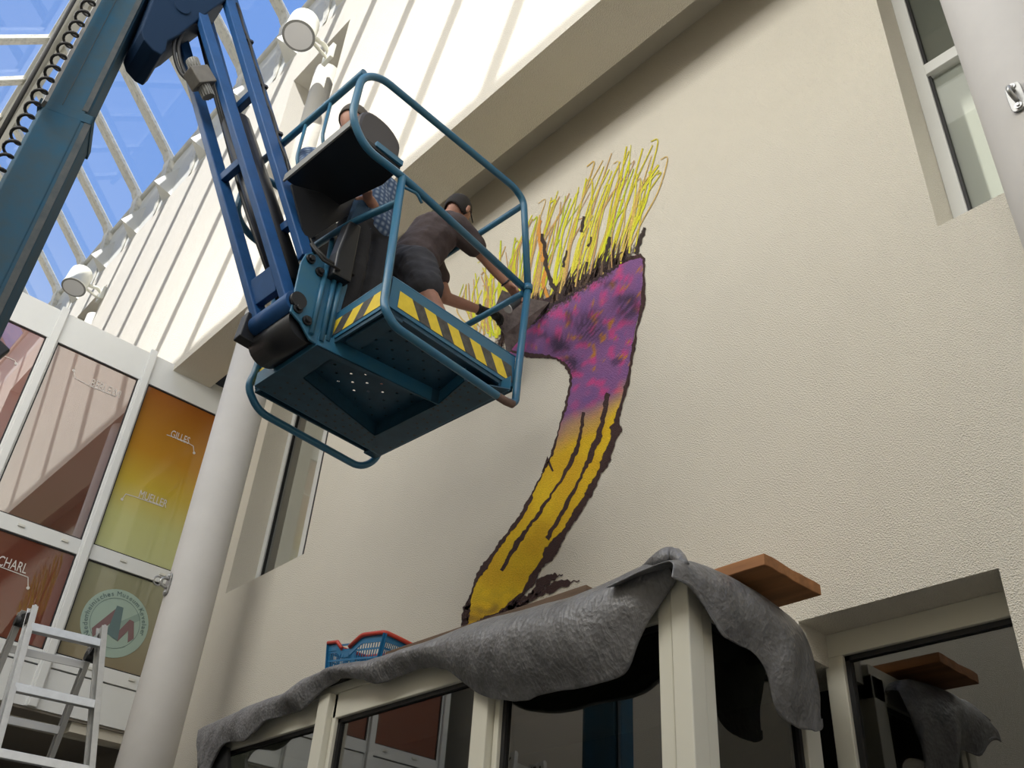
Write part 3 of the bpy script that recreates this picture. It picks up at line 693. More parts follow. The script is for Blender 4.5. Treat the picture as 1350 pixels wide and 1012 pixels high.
# crest strokes
Bc = catm([(622, 428), (650, 440), (672, 432), (700, 405), (740, 384), (790, 358), (842, 328)], 8)
Tc = catm([(606, 378), (640, 345), (668, 312), (700, 272), (735, 250), (775, 222), (815, 200), (850, 186), (890, 190)], 8)
ye, ora, drk = new(), new(), new()
for k in range(118):
    t = (k+random.uniform(-.7, .7))/118; t = min(1, max(0, t)); u = min(1, max(0, t+random.uniform(-.035, .03)))
    b = samp(Bc, u)+Vector((random.uniform(-6, 6), random.uniform(-10, 6))); e_ = samp(Tc, t); L_ = random.choice((1, .95, .85, .7, .55))*random.uniform(.85, 1.05)
    e_ = b+(e_-b)*L_; s_ = Vector((-(e_-b).y, (e_-b).x)).normalized(); bend = random.uniform(-13, 8)
    pts = [b, b.lerp(e_, .3)+s_*bend*.6+Vector((random.uniform(-2, 2), 0)), b.lerp(e_, .65)+s_*bend+Vector((random.uniform(-3, 3), 0)), e_]
    hook = random.random() < .22
    if hook: pts.append(e_+Vector((-random.uniform(4, 10), random.uniform(-2, 4))))
    pts = catm(pts, 5); n = len(pts)
    typ = random.random(); wd = random.uniform(2.0, 4.6)
    if typ < .66: ribbon(ye, pts, [wd*(1-.5*i/n) for i in range(n)], random.choice(((.74, .74, .03), (.58, .66, .03), (.80, .74, .08), (.70, .62, .04))), .95, .0010+.0003*random.random())
    else: wd *= .75; ribbon(ora, pts, [wd*(1-.5*i/n) for i in range(n)], random.choice(((.66, .42, .14), (.60, .36, .15), (.72, .50, .14))), .75, .0014+.0003*random.random())
for pl, wd in (([(732, 384), (724, 366), (720, 345), (717, 325), (715, 308)], 7), ([(767, 306), (769, 294), (770, 285)], 6), ([(776, 325), (779, 312)], 4), ([(742, 352), (747, 330)], 5), ([(772, 365), (774, 345)], 4), ([(838, 335), (845, 316), (850, 300)], 7), ([(796, 350), (802, 325), (804, 312)], 6), ([(692, 436), (712, 418), (724, 408)], 3)):
    j_ = jag(pl, 1.5, 3.5); ribbon(drk, j_, [wd*random.uniform(.6, 1.1) for _ in j_], (.045, .03, .025), 1.2, .002)
for pl in ([(716, 345), (712, 320), (710, 300), (712, 290)], [(722, 392), (716, 372), (722, 350)]):
    ribbon(ora, catm(pl, 6), 6, (.75, .33, .06), 1.0, .0016)
tag(put('yellow_strokes', ye), kind='stuff'); tag(put('orange_strokes', ora), kind='stuff'); tag(put('dark_strokes', drk), kind='stuff')
# faint yellow overspray on the plaster

# ================================================================== COLUMNS
def column(x, y, r, z1, label):
    c = empty('column', (x, y, GZ), label, 'column', None)
    bm = nb(); cyl(bm, (x, y, GZ), (x, y, z1), r, 48); obj('shaft', bm, M['column'], c)
    bm = nb(); cyl(bm, (x, y, GZ), (x, y, GZ+.12), r+.02, 48); obj('base_ring', bm, M['steel_clean'], c)
    return c
column(2.83, 7.0, .194, 5.575, 'round pale grey column between the coloured panes and the painted wall')
column(2.83, .465, .194, 5.575, 'thick pinkish-grey round column at the right edge, closest to the lens')
def ring_pts(c, u, v, r, a0, a1, n): return [c+u*math.cos(a0+(a1-a0)*k/n)*r+v*math.sin(a0+(a1-a0)*k/n)*r for k in range(n+1)]
def tie_hook(cx, cy, r, ang, z, label, s=1.0, up=1):
    nrm = Vector((math.cos(ang), math.sin(ang), 0)); tg = Vector((-nrm.y, nrm.x, 0)); zz = Vector((0, 0, 1))
    o = Vector((cx, cy, z)) + nrm*(r+.004)
    h = empty('tie_hook', o, label, 'hook')
    bm = nb(); out = []
    for k in range(16):
        a = 2*PI*k/16; ca, sa = math.cos(a), math.sin(a)
        out.append(o + tg*(.028*s*(abs(ca)**.5)*(1 if ca > 0 else -1)) + zz*(.068*s*(abs(sa)**.4)*(1 if sa > 0 else -1)))
    prism(bm, out, nrm*.008); obj('back_plate', bm, M['steel'], h, bevel=.002)
    for sg in (1, -1):
        c = o+zz*sg*.05*s+nrm*.008
        bm = nb(); tube(bm, [c, c+nrm*.006], .013*s, 16); tube(bm, [c, c+nrm*.012], .007*s, 6); obj('bolt', bm, M['alu'], h)
    bm = nb(); base = o+nrm*.006
    pts = [base+zz*.03*s, base+zz*.03*s+nrm*.03*s, base+zz*.01*s+nrm*.045*s, base-zz*.012*s+nrm*.040*s, base-zz*.02*s+nrm*.02*s, base-zz*.022*s]
    tube(bm, smooth_path(pts, .02, 4), .0085*s, 10); obj('hook_bow', bm, M['steel'], h)
    return h, o, nrm, tg
tie_hook(2.83, .465, .194, math.radians(174), 2.84, 'galvanised tie hook bolted to the near column at the right edge')
h, o, nrm, tg = tie_hook(2.83, 7.0, .194, math.radians(180), 2.80, 'dark tie hook with ring on the far column beside the lower coloured panes', 1.35)
bm = nb(); tube(bm, ring_pts(o+nrm*.085+Vector((0, 0, .0)), nrm, Vector((0, 0, 1)), .035, 0, 2*PI, 18)[:-1], .007, 8, closed=True); obj('ring', bm, M['steel'], h)

# ================================================================== FLOODLIGHTS
def floodlight(px, py, yw, label, ln):
    c = at(px, py, x=XO-.42)
    f_ = empty('floodlight', c, label, 'floodlight', None)
    ax = Vector((-.12, -.18, -1)).normalized()
    a = c-ax*.20; b = c+ax*.19; r_ = .17
    bm = nb(); tube(bm, [a-ax*.02, a, a+ax*.03, a+ax*.10, b-ax*.03, b-ax*.028, b], [r_*.55, r_*.86, r_*.97, r_, r_, r_*1.06, r_*1.06], 32); obj('housing', bm, M['lamp_white'], f_)
    bm = nb(); tube(bm, [b-ax*.004, b+ax*.006], r_*.98, 32, cap=False); tube(bm, [b+ax*.002, b+ax*.006], [r_*1.06, r_*.90], 32, cap=False); obj('front_ring', bm, M['grey_edge'], f_)
    bm = nb(); cyl(bm, b+ax*.003, b+ax*.006, r_*.9, 32); obj('lens', bm, M['cap_white'], f_)
    bm = nb(); w_ = Vector((XO, c.y+.05, c.z-.02))
    tube(bm, smooth_path([c+Vector((r_*.9, 0, 0)), c+Vector((.3, .02, .04)), w_+Vector((-.06, 0, .05)), w_], .04), .028, 10)
    tube(bm, smooth_path([c+Vector((r_*.9, 0, -.08)), c+Vector((.28, .02, -.10)), w_+Vector((-.03, 0, -.08))], .04), .02, 10); obj('arm', bm, M['lamp_white'], f_)
    bm = nb(); box(bm, (XO-.05, w_.y-.09, w_.z-.12), (XO, w_.y+.09, w_.z+.12)); obj('wall_plate', bm, M['lamp_white'], f_, bevel=.008)
floodlight(398, 38, 0, 'white drum floodlight on wall arm above the lift basket, nearer of two', 0)
floodlight(103, 369, 0, 'white drum floodlight low by the glazed front, farther of two', 0)

# ================================================================== PLANKS, CRATE, TARPAULIN
ZP = ZBT+.045
def plank(name, x0, x1, y0, y1, z0, th, m, label, rot=0):
    c = Vector(((x0+x1)/2, (y0+y1)/2, 0)); R_ = Matrix.Rotation(rot, 3, 'Z')
    bm = nb(); nx, ny, nz = 8, 14, 2
    def f(x, y, z): p_ = Vector((x, y, 0))-c; p_ = R_ @ p_ + c; return Vector((p_.x, p_.y, z))
    box(bm, (x0, y0, z0), (x1, y1, z0+th), f)
    bmesh.ops.subdivide_edges(bm, edges=[e_ for e_ in bm.edges if (e_.verts[0].co-e_.verts[1].co).length > .15], cuts=7, use_grid_fill=True)
    for v_ in bm.verts:
        if abs((R_.inverted() @ (v_.co-c)).y+c.y-y0) < .02: v_.co += R_ @ Vector((0, random.uniform(-.0035, .002), random.uniform(-.002, .001)))
    return tag(obj(name, bm, m, bevel=.003), label, 'plank')
plank('wooden_plank', 2.80, 3.17, 1.79, 2.5, ZP+.028, .045, M['wood_new'], 'orange-brown wooden plank end sticking out over the door from under the tarpaulin')
plank('wooden_plank', 2.67, 2.90, 2.58, 3.94, ZP+.075, .050, M['wood_old'], 'weathered plank along the bay roof right below the painted stalk', .02)
plank('wooden_plank', 2.67, 2.88, 4.66, 5.10, ZP+.045, .045, M['wood_old'], 'short dark plank at the far left end of the tarpaulin', .0)

# shopping crate
def crate():
    cb = Vector((2.81, 4.30, 1.572)); lx, ly, h_ = .22, .47, .18
    t = empty('plastic_basket', cb, 'blue plastic shopping basket with red rim on the bay roof', 'basket')
    R_ = Matrix.Rotation(math.radians(9), 3, 'X')
    def corner(sx_, sy_, z): k = 1+.16*z/h_; return cb + R_ @ Vector((sx_*lx/2*k, sy_*ly/2*k, z))
    rimz = lambda u: h_*(1.0 if u < .18 else 1.0-.22*(u-.18)/.10 if u < .28 else .78 if u < .40 else .78+.34*(u-.40)/.22 if u < .62 else 1.12)
    bm = nb()
    def panel(A, B, top):
        n = 22
        for k in range(n+1):
            u = k/n; z1 = top(u)
            a = A(0).lerp(B(0), u); b = A(z1).lerp(B(z1), u)
            beam(bm, a, b, .006 if k % 11 else .03, .003, (B(0)-A(0)).cross(Vector((0, 0, 1))))
        for z in (.0, .04, .085, .13, .165):
            beam(bm, A(z), B(z), .004, .010)
        for k in range(n):
            u0, u1 = k/n, (k+1)/n; z0_, z1_ = top(u0), top(u1)
            beam(bm, A(z0_-.02).lerp(B(z0_-.02), u0), A(z1_-.02).lerp(B(z1_-.02), u1), .004, .045)
    c = {}
    fs_ = [((-1, 1), (-1, -1)), ((1, 1), (1, -1)), ((-1, -1), (1, -1)), ((-1, 1), (1, 1))]
    tops = [rimz, rimz, lambda u: h_*(1.12-.0*u), lambda u: h_]
    for (p_, q_), tp in zip(fs_, tops): panel(lambda z, p_=p_: corner(p_[0], p_[1], z), lambda z, q_=q_: corner(q_[0], q_[1], z), tp)
    obj('lattice_side', bm, M['crate_blue'], t)
    bm = nb(); prism(bm, [corner(-1, -1, 0), corner(1, -1, 0), corner(1, 1, 0), corner(-1, 1, 0)], (0, 0, .006)); obj('bottom', bm, M['crate_blue'], t)
    bm = nb(); pts = []
    for u in (0, .18, .28): pts.append(corner(-1, 1, rimz(u)).lerp(corner(-1, -1, rimz(u)), u)+Vector((-.006, 0, .004)))
    tube(bm, pts, .011, 8)
    pts = [corner(-1, 1, rimz(u)).lerp(corner(-1, -1, rimz(u)), u)+Vector((-.006, 0, .004)) for u in (.42, .62, .8, 1)]
    pts += [corner(-1, -1, rimz(1)).lerp(corner(1, -1, rimz(1)), u)+Vector((0, -.006, .004-.03*u)) for u in (.3, .7, 1)]
    tube(bm, smooth_path(pts, .03), .012, 8)
    tube(bm, [corner(-1, 1, h_), corner(1, 1, h_)], .011, 8)
    tube(bm, [corner(1, 1, h_), corner(1, -1, h_*1.0)], .011, 8)
    obj('rim', bm, M['crate_red'], t)
crate()

def drape(name, stations, label, nv=16, ns=10, inner=None, seed=1):
    """stations: (top point, lower point, outward bulge direction, bulge) along the bay edge"""
    P0 = catm([s_[0] for s_ in stations], ns); P1 = catm([s_[1] for s_ in stations], ns); BQ = catm([s_[2] for s_ in stations], ns)
    bm = nb(); rows = []
    for i, (a, b, q) in enumerate(zip(P0, P1, BQ)):
        row = []
        back = a + (inner(a) if inner else Vector((.35, 0, -.03)))
        for k in range(5):
            t = k/5; p_ = back.lerp(a, t); row.append(p_+Vector((0, 0, .02*noise.noise(p_*6))))
        for k in range(nv+1):
            t = k/nv; p_ = a.lerp(b, t) + q*math.sin(PI*min(1, t*1.05))**.8
            wv = noise.noise(Vector((p_.y*5+p_.x*4, p_.z*2.2+t*1.5, seed)))*.022 + noise.noise(Vector((p_.y*16+p_.z*7+p_.x*12, p_.z*4, seed+5)))*.010
            if q.length > 1e-4: p_ = p_ + q.normalized()*wv*(.3+t)
            row.append(p_)
        # rolled hem
        b_ = row[-1]; row.append(b_+Vector((.02, .0, .012))); 
        rows.append([bm.verts.new(p_) for p_ in row])
    for i in range(len(rows)-1):
        for k in range(len(rows[0])-1): bm.faces.new((rows[i][k], rows[i+1][k], rows[i+1][k+1], rows[i][k+1]))
    o = obj(name, bm, M['tarp'], smooth=True)
    sd = o.modifiers.new('thickness', 'SOLIDIFY'); sd.thickness = .006
    sb = o.modifiers.new('sub', 'SUBSURF'); sb.levels = 1; sb.render_levels = 1
    return tag(o, label, 'tarpaulin')
xf_ = XB-.05
def S(tx, ty, bx_, by_, b=.05, xo=0, xb=0): return (at(tx, ty, x=xf_-xo), at(bx_, by_, x=xf_-.02-xb), Vector((-b, 0, b*.2)))
front = [S(261, 960, 262, 1040, .01), S(281, 951, 292, 982, .02), S(311, 938, 322, 978, .03), S(340, 925, 352, 952, .04), S(372, 914, 378, 938, .04), S(392, 902, 398, 936, .05), S(408, 893, 418, 915, .05), S(432, 883, 440, 900, .05),
         S(452, 877, 458, 896, .05), S(470, 872, 478, 897, .05), S(490, 869, 498, 902, .05), S(515, 861, 522, 892, .05), S(545, 852, 552, 882, .06), S(580, 840, 588, 884, .07), S(612, 826, 612, 902, .09), S(645, 815, 640, 920, .12), S(680, 806, 688, 925, .13),
         S(720, 796, 735, 913, .13), S(760, 784, 785, 903, .12), S(800, 767, 820, 885, .10), S(835, 750, 842, 846, .07), S(862, 738, 864, 800, .04), S(884, 733, 888, 762, .02)]
drape('tarpaulin', front, 'long grey plastic sheet hanging over the front of the glazed bay', inner=lambda a: Vector((.30 if a.y > 2.5 else .10, 0, -.02)))
# side sheet over the return of the bay
ys_ = YB0-.06
def T(tx, ty, bx_, by_, b=.05, yt=ys_, yb=ys_-.03): return (at(tx, ty, y=yt), at(bx_, by_, y=yb), Vector((0, -b, b*.3)))
side = [T(880, 738, 884, 762, .02), T(905, 738, 915, 786, .03), T(938, 748, 948, 834, .05), T(966, 762, 985, 856, .06), T(996, 780, 1008, 884, .07), T(1024, 798, 1022, 935, .08), T(1042, 812, 1046, 958, .06), T(1056, 828, 1077, 966, .03), T(1068, 850, 1079, 950, .01)]
drape('tarpaulin', side, 'grey plastic sheet slumped over the short side of the bay beside the door', inner=lambda a: Vector((0, .30, -.02)), seed=4)
# gathered knot at the corner
bm = nb(); kn = [at(850, 748, x=XB-.06), at(872, 736, x=XB-.08), at(890, 733, x=XB-.06), at(905, 745, y=ys_-.03)]
tube(bm, catm(kn, 5), [.012+.022*math.sin(PI*k/15) for k in range(16)], 10)
for v_ in bm.verts: v_.co += Vector((1, 1, 1))*noise.noise(v_.co*25)*.01
tag(obj('tarpaulin_knot', bm, M['tarp'], smooth=True), 'twisted grey sheet knot on top of the bay corner post', 'tarpaulin')
bm = nb(); pts = [at(262, 968, x=XB-.03), at(300, 985, x=XB-.03), at(300, 1060, x=XB-.03), at(258, 1060, x=XB-.03)]
prism(bm, pts, (.02, 0, 0)); tag(obj('felt_flap', bm, M['black_rubber']), 'black felt flap hanging at the far left end of the bay', 'flap')

# ================================================================== STEPLADDER
def ladder():
    yl = 4.30
    aL = at(42, 806, y=yl+.06); aR = at(134, 832, y=yl)
    z0 = aR.z; t = empty('stepladder', Vector(((aL.x+aR.x)/2, yl, GZ)), 'silver aluminium stepladder standing at the lower left', 'ladder')
    def down(tp, px_, py_, y_):  # foot on the ground along the line through a second sight
        q = at(px_, py_, y=y_); d = (q-tp); return tp + d*((GZ-tp.z)/d.z)
    fL = down(aL, 3, 950, yl-.02); fR = down(aR, 117.5, 1012, yl-.08)
    # make front rails symmetric about the ladder's axis
    rL = at(27, 812, y=yl+.16); rR = at(119, 858, y=yl+.12)
    bL = down(rL, 0, 876, yl+.23); bR = down(rR, 61, 1012, yl+.32)
    def rail(a, b, m, w=.026, d=.065, nm='front_rail'):
        bm = nb(); up_ = Vector((1, 0, 0))
        beam(bm, a+(a-b).normalized()*.02, b, d, .010, up_)
        for s_ in (-1, 1): beam(bm, a+(a-b).normalized()*.02+Vector((0, s_*d*.46, 0)), b+Vector((0, s_*d*.46, 0)), .006, w, up_)
        obj(nm, bm, m, t, bevel=.001)
        bm = nb(); beam(bm, b+(a-b).normalized()*.05, b-(a-b).normalized()*.01, d*1.15, w*1.3, up_); obj('foot', bm, M['black_rubber'], t)
    rail(aL, fL, M['alu']); rail(aR, fR, M['alu'])
    rail(rL, bL, M['alu_dark'], .022, .045, 'rear_rail'); rail(rR, bR, M['alu_dark'], .022, .045, 'rear_rail')
    def rungs(A, A2, B, B2, zs, m, d, nm):
        for z in zs:
            p_ = A+(A2-A)*((A.z-z)/(A.z-A2.z)); q = B+(B2-B)*((B.z-z)/(B.z-B2.z))
            bm = nb(); beam(bm, p_, q, d, .022); beam(bm, p_+Vector((0, -d/2, .0)), q+Vector((0, -d/2, 0)), .004, .034); obj(nm, bm, m, t, bevel=.002)
    rungs(aL, fL, aR, fR, [z0-.06-.262*k for k in range(11)], M['alu'], .06, 'step')
    rungs(rL, bL, rR, bR, [z0-.12-.262*k for k in range(10)], M['alu_dark'], .022, 'rear_rung')
    for a, b in ((aL, rL), (aR, rR)):
        bm = nb(); beam(bm, a+Vector((0, 0, -.03)), b+Vector((0, 0, -.02)), .014, .05); cyl(bm, b+Vector((-.02, -.02, -.03)), b+Vector((.02, -.02, -.03)), .022, 14); obj('hinge', bm, M['black_rubber'], t)
ladder()

# ================================================================== AERIAL LIFT
lift = empty('aerial_work_platform', (.55, 4.6, GZ), 'blue articulated boom lift carrying the basket with two men', 'boom lift')
# vertical telescopic mast, square section turned towards the lens
MY = 4.35
def mastpt(px, py, y=MY): return at(px, py, y=y)
def mast_section(cx, cy, half, z0, z1, rot, name, m, ch=.03):
    c = []
    for sx_, sy_ in ((-1, -1), (1, -1), (1, 1), (-1, 1)):
        for k in ((0, 1), (1, 0)) if (sx_*sy_ > 0) else ((1, 0), (0, 1)):
            c.append((sx_*(half-ch*k[0]), sy_*(half-ch*k[1])))
    ca, sa = math.cos(rot), math.sin(rot)
    pts = [Vector((cx+a*ca-b*sa, cy+a*sa+b*ca, z0)) for a, b in c]
    bm = nb(); prism(bm, pts, (0, 0, z1-z0)); return obj(name, bm, m, lift, bevel=.004)
MROT = math.radians(-18)
def polar(az, dist): return dist*math.sin(math.radians(az)), dist*math.cos(math.radians(az))
ox, oy = polar(4.98, 4.48); ix, iy = polar(4.76, 4.46)
mast_section(ox, oy, .136, GZ+.45, .932*4.40, MROT, 'mast_outer_section', M['mast'])
mast_section(ix, iy, .118, GZ+.6, 6.1, MROT, 'mast_inner_section', M['mast'], .022)
ca, sa = math.cos(MROT), math.sin(MROT)
def mp(a, b, z, cx=ox, cy=oy): return Vector((cx+a*ca-b*sa, cy+a*sa+b*ca, z))
bm = nb()
for a in (-.045, .05): beam(bm, mp(a, -.137, GZ+.5), mp(a, -.137, 4.06), .004, .006, Vector((ca, sa, 0)))
obj('weld_seam', bm, M['mast_edge'], lift)
bm = nb(); beam(bm, mp(.122, -.1365, GZ+.5), mp(.122, -.1365, 4.05), .034, .005, Vector((sa, -ca, 0))); beam(bm, mp(-.02, -.1195, 4.1, ix, iy), mp(-.02, -.1195, 6.05, ix, iy), .003, .004, Vector((sa, -ca, 0)))
beam(bm, mp(.095, -.1185, 4.11, ix, iy), mp(.095, -.1185, 6.05, ix, iy), .030, .004, Vector((sa, -ca, 0))); obj('wear_strip', bm, M['mast_edge'], lift)
bm = nb()
for sx_, sy_, a0, b0, a1, b1 in ((0, 0, -.142, -.142, .142, -.128), (0, 0, .128, -.142, .142, .142), (0, 0, -.142, -.142, -.128, .142)):
    box(bm, (a0, b0, 4.03), (a1, b1, 4.095), lambda x, y, z: mp(x, y, z))
obj('section_collar', bm, M['mast'], lift, bevel=.003)
# chassis and outriggers below the frame
bm = nb(); box(bm, (ox-.45, oy-.7, GZ+.28), (ox+.45, oy+.9, GZ+.62)); obj('chassis', bm, M['mast'], lift, bevel=.02)
for sx_ in (-1, 1):
    for sy_ in (-1, 1):
        bm = nb(); a = Vector((ox+sx_*.4, oy+sy_*.6, GZ+.45)); b = Vector((ox+sx_*1.15, oy+sy_*1.25, GZ+.06)); beam(bm, a, b, .09, .09); cyl(bm, b-Vector((0, 0, .06)), b-Vector((0, 0, .03)), .14, 20); obj('outrigger', bm, M['mast'], lift)
bm = nb(); beam(bm, (ox-.14, oy-.30, GZ+.7), (ox+.30, oy-.30, GZ+.7), .3, .4); obj('control_box', bm, M['black'], lift, bevel=.02)
# bracket peeping out at the left of the mast
bm = nb(); q = at(0, 462, y=4.3); beam(bm, q+Vector((-.12, 0, .02)), q+Vector((.015, 0, -.04)), .05, .12); obj('cable_bracket', bm, M['black'], lift, bevel=.01)
# coiled cable and straight cable
bm = nb(); c0 = Vector((.186, 4.22, 3.0)); c1 = Vector((.192, 4.22, 5.6)); n_t = 26; pts = []
for k in range(n_t*12+1):
    a = 2*PI*k/12; p_ = c0.lerp(c1, k/(n_t*12)); pts.append(p_+Vector((math.cos(a)*.030, math.sin(a)*.030, 0)))
tube(bm, pts, .0085, 6); obj('coiled_cable', bm, M['black_rubber'], lift)
bm = nb(); cyl(bm, (.122, 4.2, 3.0), (.116, 4.2, 5.6), .012, 8); obj('straight_cable', bm, M['black_rubber'], lift)
bm = nb(); beam(bm, (.232, 4.30, 4.0), (.232, 4.30, 5.7), .02, .05, Vector((0, 1, 0))); obj('cable_track', bm, M['grey_edge'], lift)

# elbow housing
YH = 4.18
hp = [(250, -150), (206, -12), (186, 40), (190, 52), (202, 66), (213, 72), (219, 66), (221, 54), (236, 46), (256, 30), (280, 12), (303, -4), (330, -60), (330, -150)]
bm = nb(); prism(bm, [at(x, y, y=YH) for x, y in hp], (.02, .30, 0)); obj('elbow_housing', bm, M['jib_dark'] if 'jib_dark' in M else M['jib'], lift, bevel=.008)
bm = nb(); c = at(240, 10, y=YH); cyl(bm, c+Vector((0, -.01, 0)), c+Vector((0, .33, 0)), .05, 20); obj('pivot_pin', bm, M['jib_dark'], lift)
# jib: two ladder-like links
def px_l(l): return L(*l)
PN = by(383, 403, .48); TN = at(263, 12, d=6.1); SP = BY*.25
UN = by(403, 338, .48); VN = at(300, 0, y=TN.y)
UP = (VN-TN).normalized()
def link_ladder(a, b, nm, rungs, w1=.075, w2=.075, wt=.05):
    d = (b-a).normalized(); ext = d*(.02)
    side = BY
    for k, s_ in enumerate((0, 1)):
        bm = nb(); beam(bm, a+SP*s_-ext, b+SP*s_+ext, w1, wt, side); obj(nm, bm, M['jib'], lift, bevel=.006)
    for t, hh in rungs:
        c = a.lerp(b, t); bm = nb(); beam(bm, c+SP*.1, c+SP*.95, hh, .045, d.cross(BY)); obj('rung', bm, M['jib'], lift, bevel=.004)
TN2 = TN + (TN-PN).normalized()*.0; 
link_ladder(PN, TN, 'lower_link', [(.08, .16), (.43, .05), (.985, .06)])
link_ladder(UN, VN + (VN-UN).normalized()*.3, 'upper_link', [(.52, .05), (.93, .05), (.1, .05)])
# corner plates of the lowest bay
bm = nb(); c = PN.lerp(TN, .045); cyl(bm, PN-BY*.05+Vector((0, 0, -.0)), PN+SP+BY*.12, .062, 20); obj('pivot_tube', bm, M['jib'], lift)
bm = nb(); cyl(bm, PN-BY*.075, PN-BY*.045, .045, 16); obj('pivot_cap', bm, M['black'], lift); bm = nb(); q = PN+SP+BY*.06; beam(bm, q+Vector((-.02, 0, .06)), q+Vector((-.03, 0, -.10)), .07, .11); obj('pivot_lug', bm, M['black'], lift, bevel=.006)
# hydraulic cylinder and hoses between the links
bm = nb(); a = TN.lerp(VN, .3)+SP*.5; b = PN.lerp(UN, .45)+SP*.5
a = a+BX*.03; b = b+BX*.07; cyl(bm, a, a.lerp(b, .45), .040, 14); cyl(bm, a.lerp(b, .43), a.lerp(b, .97), .085, 18); obj('hydraulic_cylinder', bm, M['black'], lift)
for k in range(5):
    bm = nb(); o_ = SP*(.55+.09*k); pts = [at(238-2*k, 60, y=4.35), at(232+k, 50, y=4.3)+Vector((0, 0, .05)), a.lerp(b, .12)+o_*.3]
    pts = [TN.lerp(VN, .55)+o_, TN.lerp(PN, .3).lerp(VN.lerp(UN, .3), .5)+o_, TN.lerp(PN, .7).lerp(VN.lerp(UN, .7), .45)+o_, PN.lerp(UN, .5)+o_*.9+BX*.02]
    tube(bm, smooth_path(pts, .2), .014, 7); obj('hose', bm, M['black_rubber'], lift)
bm = nb()
for px_, k in ((235, 0), (240, 1)):
    pts = [at(262, 28, y=4.22), at(238+k*6, 38, y=4.22), at(229+k*6, 62, y=4.22), at(236+k*6, 92, y=4.2), at(252+k*3, 110, y=4.15)]
    tube(bm, catm(pts, 5), .012, 7)
obj('hose_loop', bm, M['black_rubber'], lift)
# valve block with two ribbed knobs
def ax_pt(px_, py_): return at(px_, py_, y=4.05)
vb = empty('valve_block', ax_pt(262, 103)); vb.parent = lift; vb.matrix_parent_inverse = world_of(lift).inverted()
d_ = (ax_pt(275, 128)-ax_pt(254, 80)).normalized()
bm = nb(); beam(bm, ax_pt(257, 92), ax_pt(270, 114), .13, .10, Vector((0, 1, 0))); obj('block', bm, M['steel_dull'] if 'steel_dull' in M else M['grey_edge'], vb, bevel=.006)
for p_, q in (((253, 79), (258, 92)), ((268, 113), (275, 128))):
    a, b = ax_pt(*p_), ax_pt(*q); bm = nb(); cyl(bm, a, b, .034, 14)
    for k in range(14): 
        u = d_.orthogonal().normalized(); v = d_.cross(u); off = (u*math.cos(2*PI*k/14)+v*math.sin(2*PI*k/14))*.035; beam(bm, a+off, b+off, .006, .006)
    obj('ribbed_knob', bm, M['grey_edge'], vb)
# flat cable guide along the upper link (clips and hose)
bm = nb(); o_ = UP*.045+BY*-.0+BX*.02
hs = [VN.lerp(UN, t)+BX*.055+UP*.01*math.sin(t*40)+Vector((0, 0, .0)) for t in [i/24 for i in range(0, 25)]]
tube(bm, hs+[by(412, 322, .40), by(430, 342, .38), by(450, 354, .38), by(466, 362, .40)], .010, 7)
tube(bm, [p_+BY*-.025 for p_ in hs]+[by(410, 322, .37), by(426, 343, .35), by(448, 356, .35)], .008, 7); obj('hose', bm, M['black_rubber'], lift)
bm = nb(); beam(bm, VN.lerp(UN, -.1)+BX*.075+Vector((0, 0, .01)), VN.lerp(UN, .93)+BX*.075+Vector((0, 0, .01)), .035, .012, BY); obj('cable_rail', bm, M['jib'], lift)
for t in (.17, .37, .56, .74, .92):
    c = VN.lerp(UN, t)+BX*.07; d = (UN-VN).normalized(); bm = nb(); beam(bm, c-d*.012, c+d*.012, .06, .05, BY); obj('clip', bm, M['black'], lift)

# ---- basket bracket
BYb = .42
bk = [(397, 345), (404, 334), (416, 331), (424, 343), (463, 361), (441, 440), (430, 452), (419, 455), (408, 447), (396, 425), (383, 410)]
bm = nb(); prism(bm, [by(x, y, BYb) for x, y in bk], BY*.014); obj('mounting_bracket', bm, M['basket'], lift, bevel=.004)
bm = nb(); prism(bm, [by(x, y, BYb+.02) for x, y in ((440, 352), (463, 362), (441, 440), (419, 455))], BY*.36); obj('mounting_box', bm, M['basket'], lift, bevel=.01)
bm = nb()
for x0_, x1_ in (((432, 346), (410, 440)), ((444, 352), (423, 450)), ((452, 356), (431, 450))):
    a, b = by(*x0_, BYb-.006), by(*x1_, BYb-.006); cyl(bm, a, b, .014, 10)
obj('bracket_rib', bm, M['basket'], lift)
for p_ in ((409, 342), (392, 407), (421, 359), (404, 423)):
    c = by(*p_, BYb); bm = nb(); cyl(bm, c, c-BY*.012, .026, 18); tube(bm, [c-BY*.010, c-BY*.026], .016, 6); obj('bolt', bm, M['black'], lift)
bm = nb(); sp_ = [(340, 425), (383, 410), (408, 447), (418, 455), (400, 468), (376, 482), (364, 470), (356, 448), (350, 438)]
prism(bm, [by(x, y, BYb+.36) for x, y in ((362, 444), (380, 425), (404, 448), (400, 468), (380, 480), (368, 470))], -BY*.10); obj('slew_plate', bm, M['black'], lift, bevel=.01)
bm = nb(); cyl(bm, L(-.15, .45, .02), L(-.15, .80, .02), .10, 24); obj('slew_drive', bm, M['black'], lift)

# ================================================================== BASKET
bt = empty('lift_basket', L(.43, .55, 0), 'blue steel lift basket with hazard-striped toe boards and tube rails', 'basket')
W_, D_ = .86, 1.10
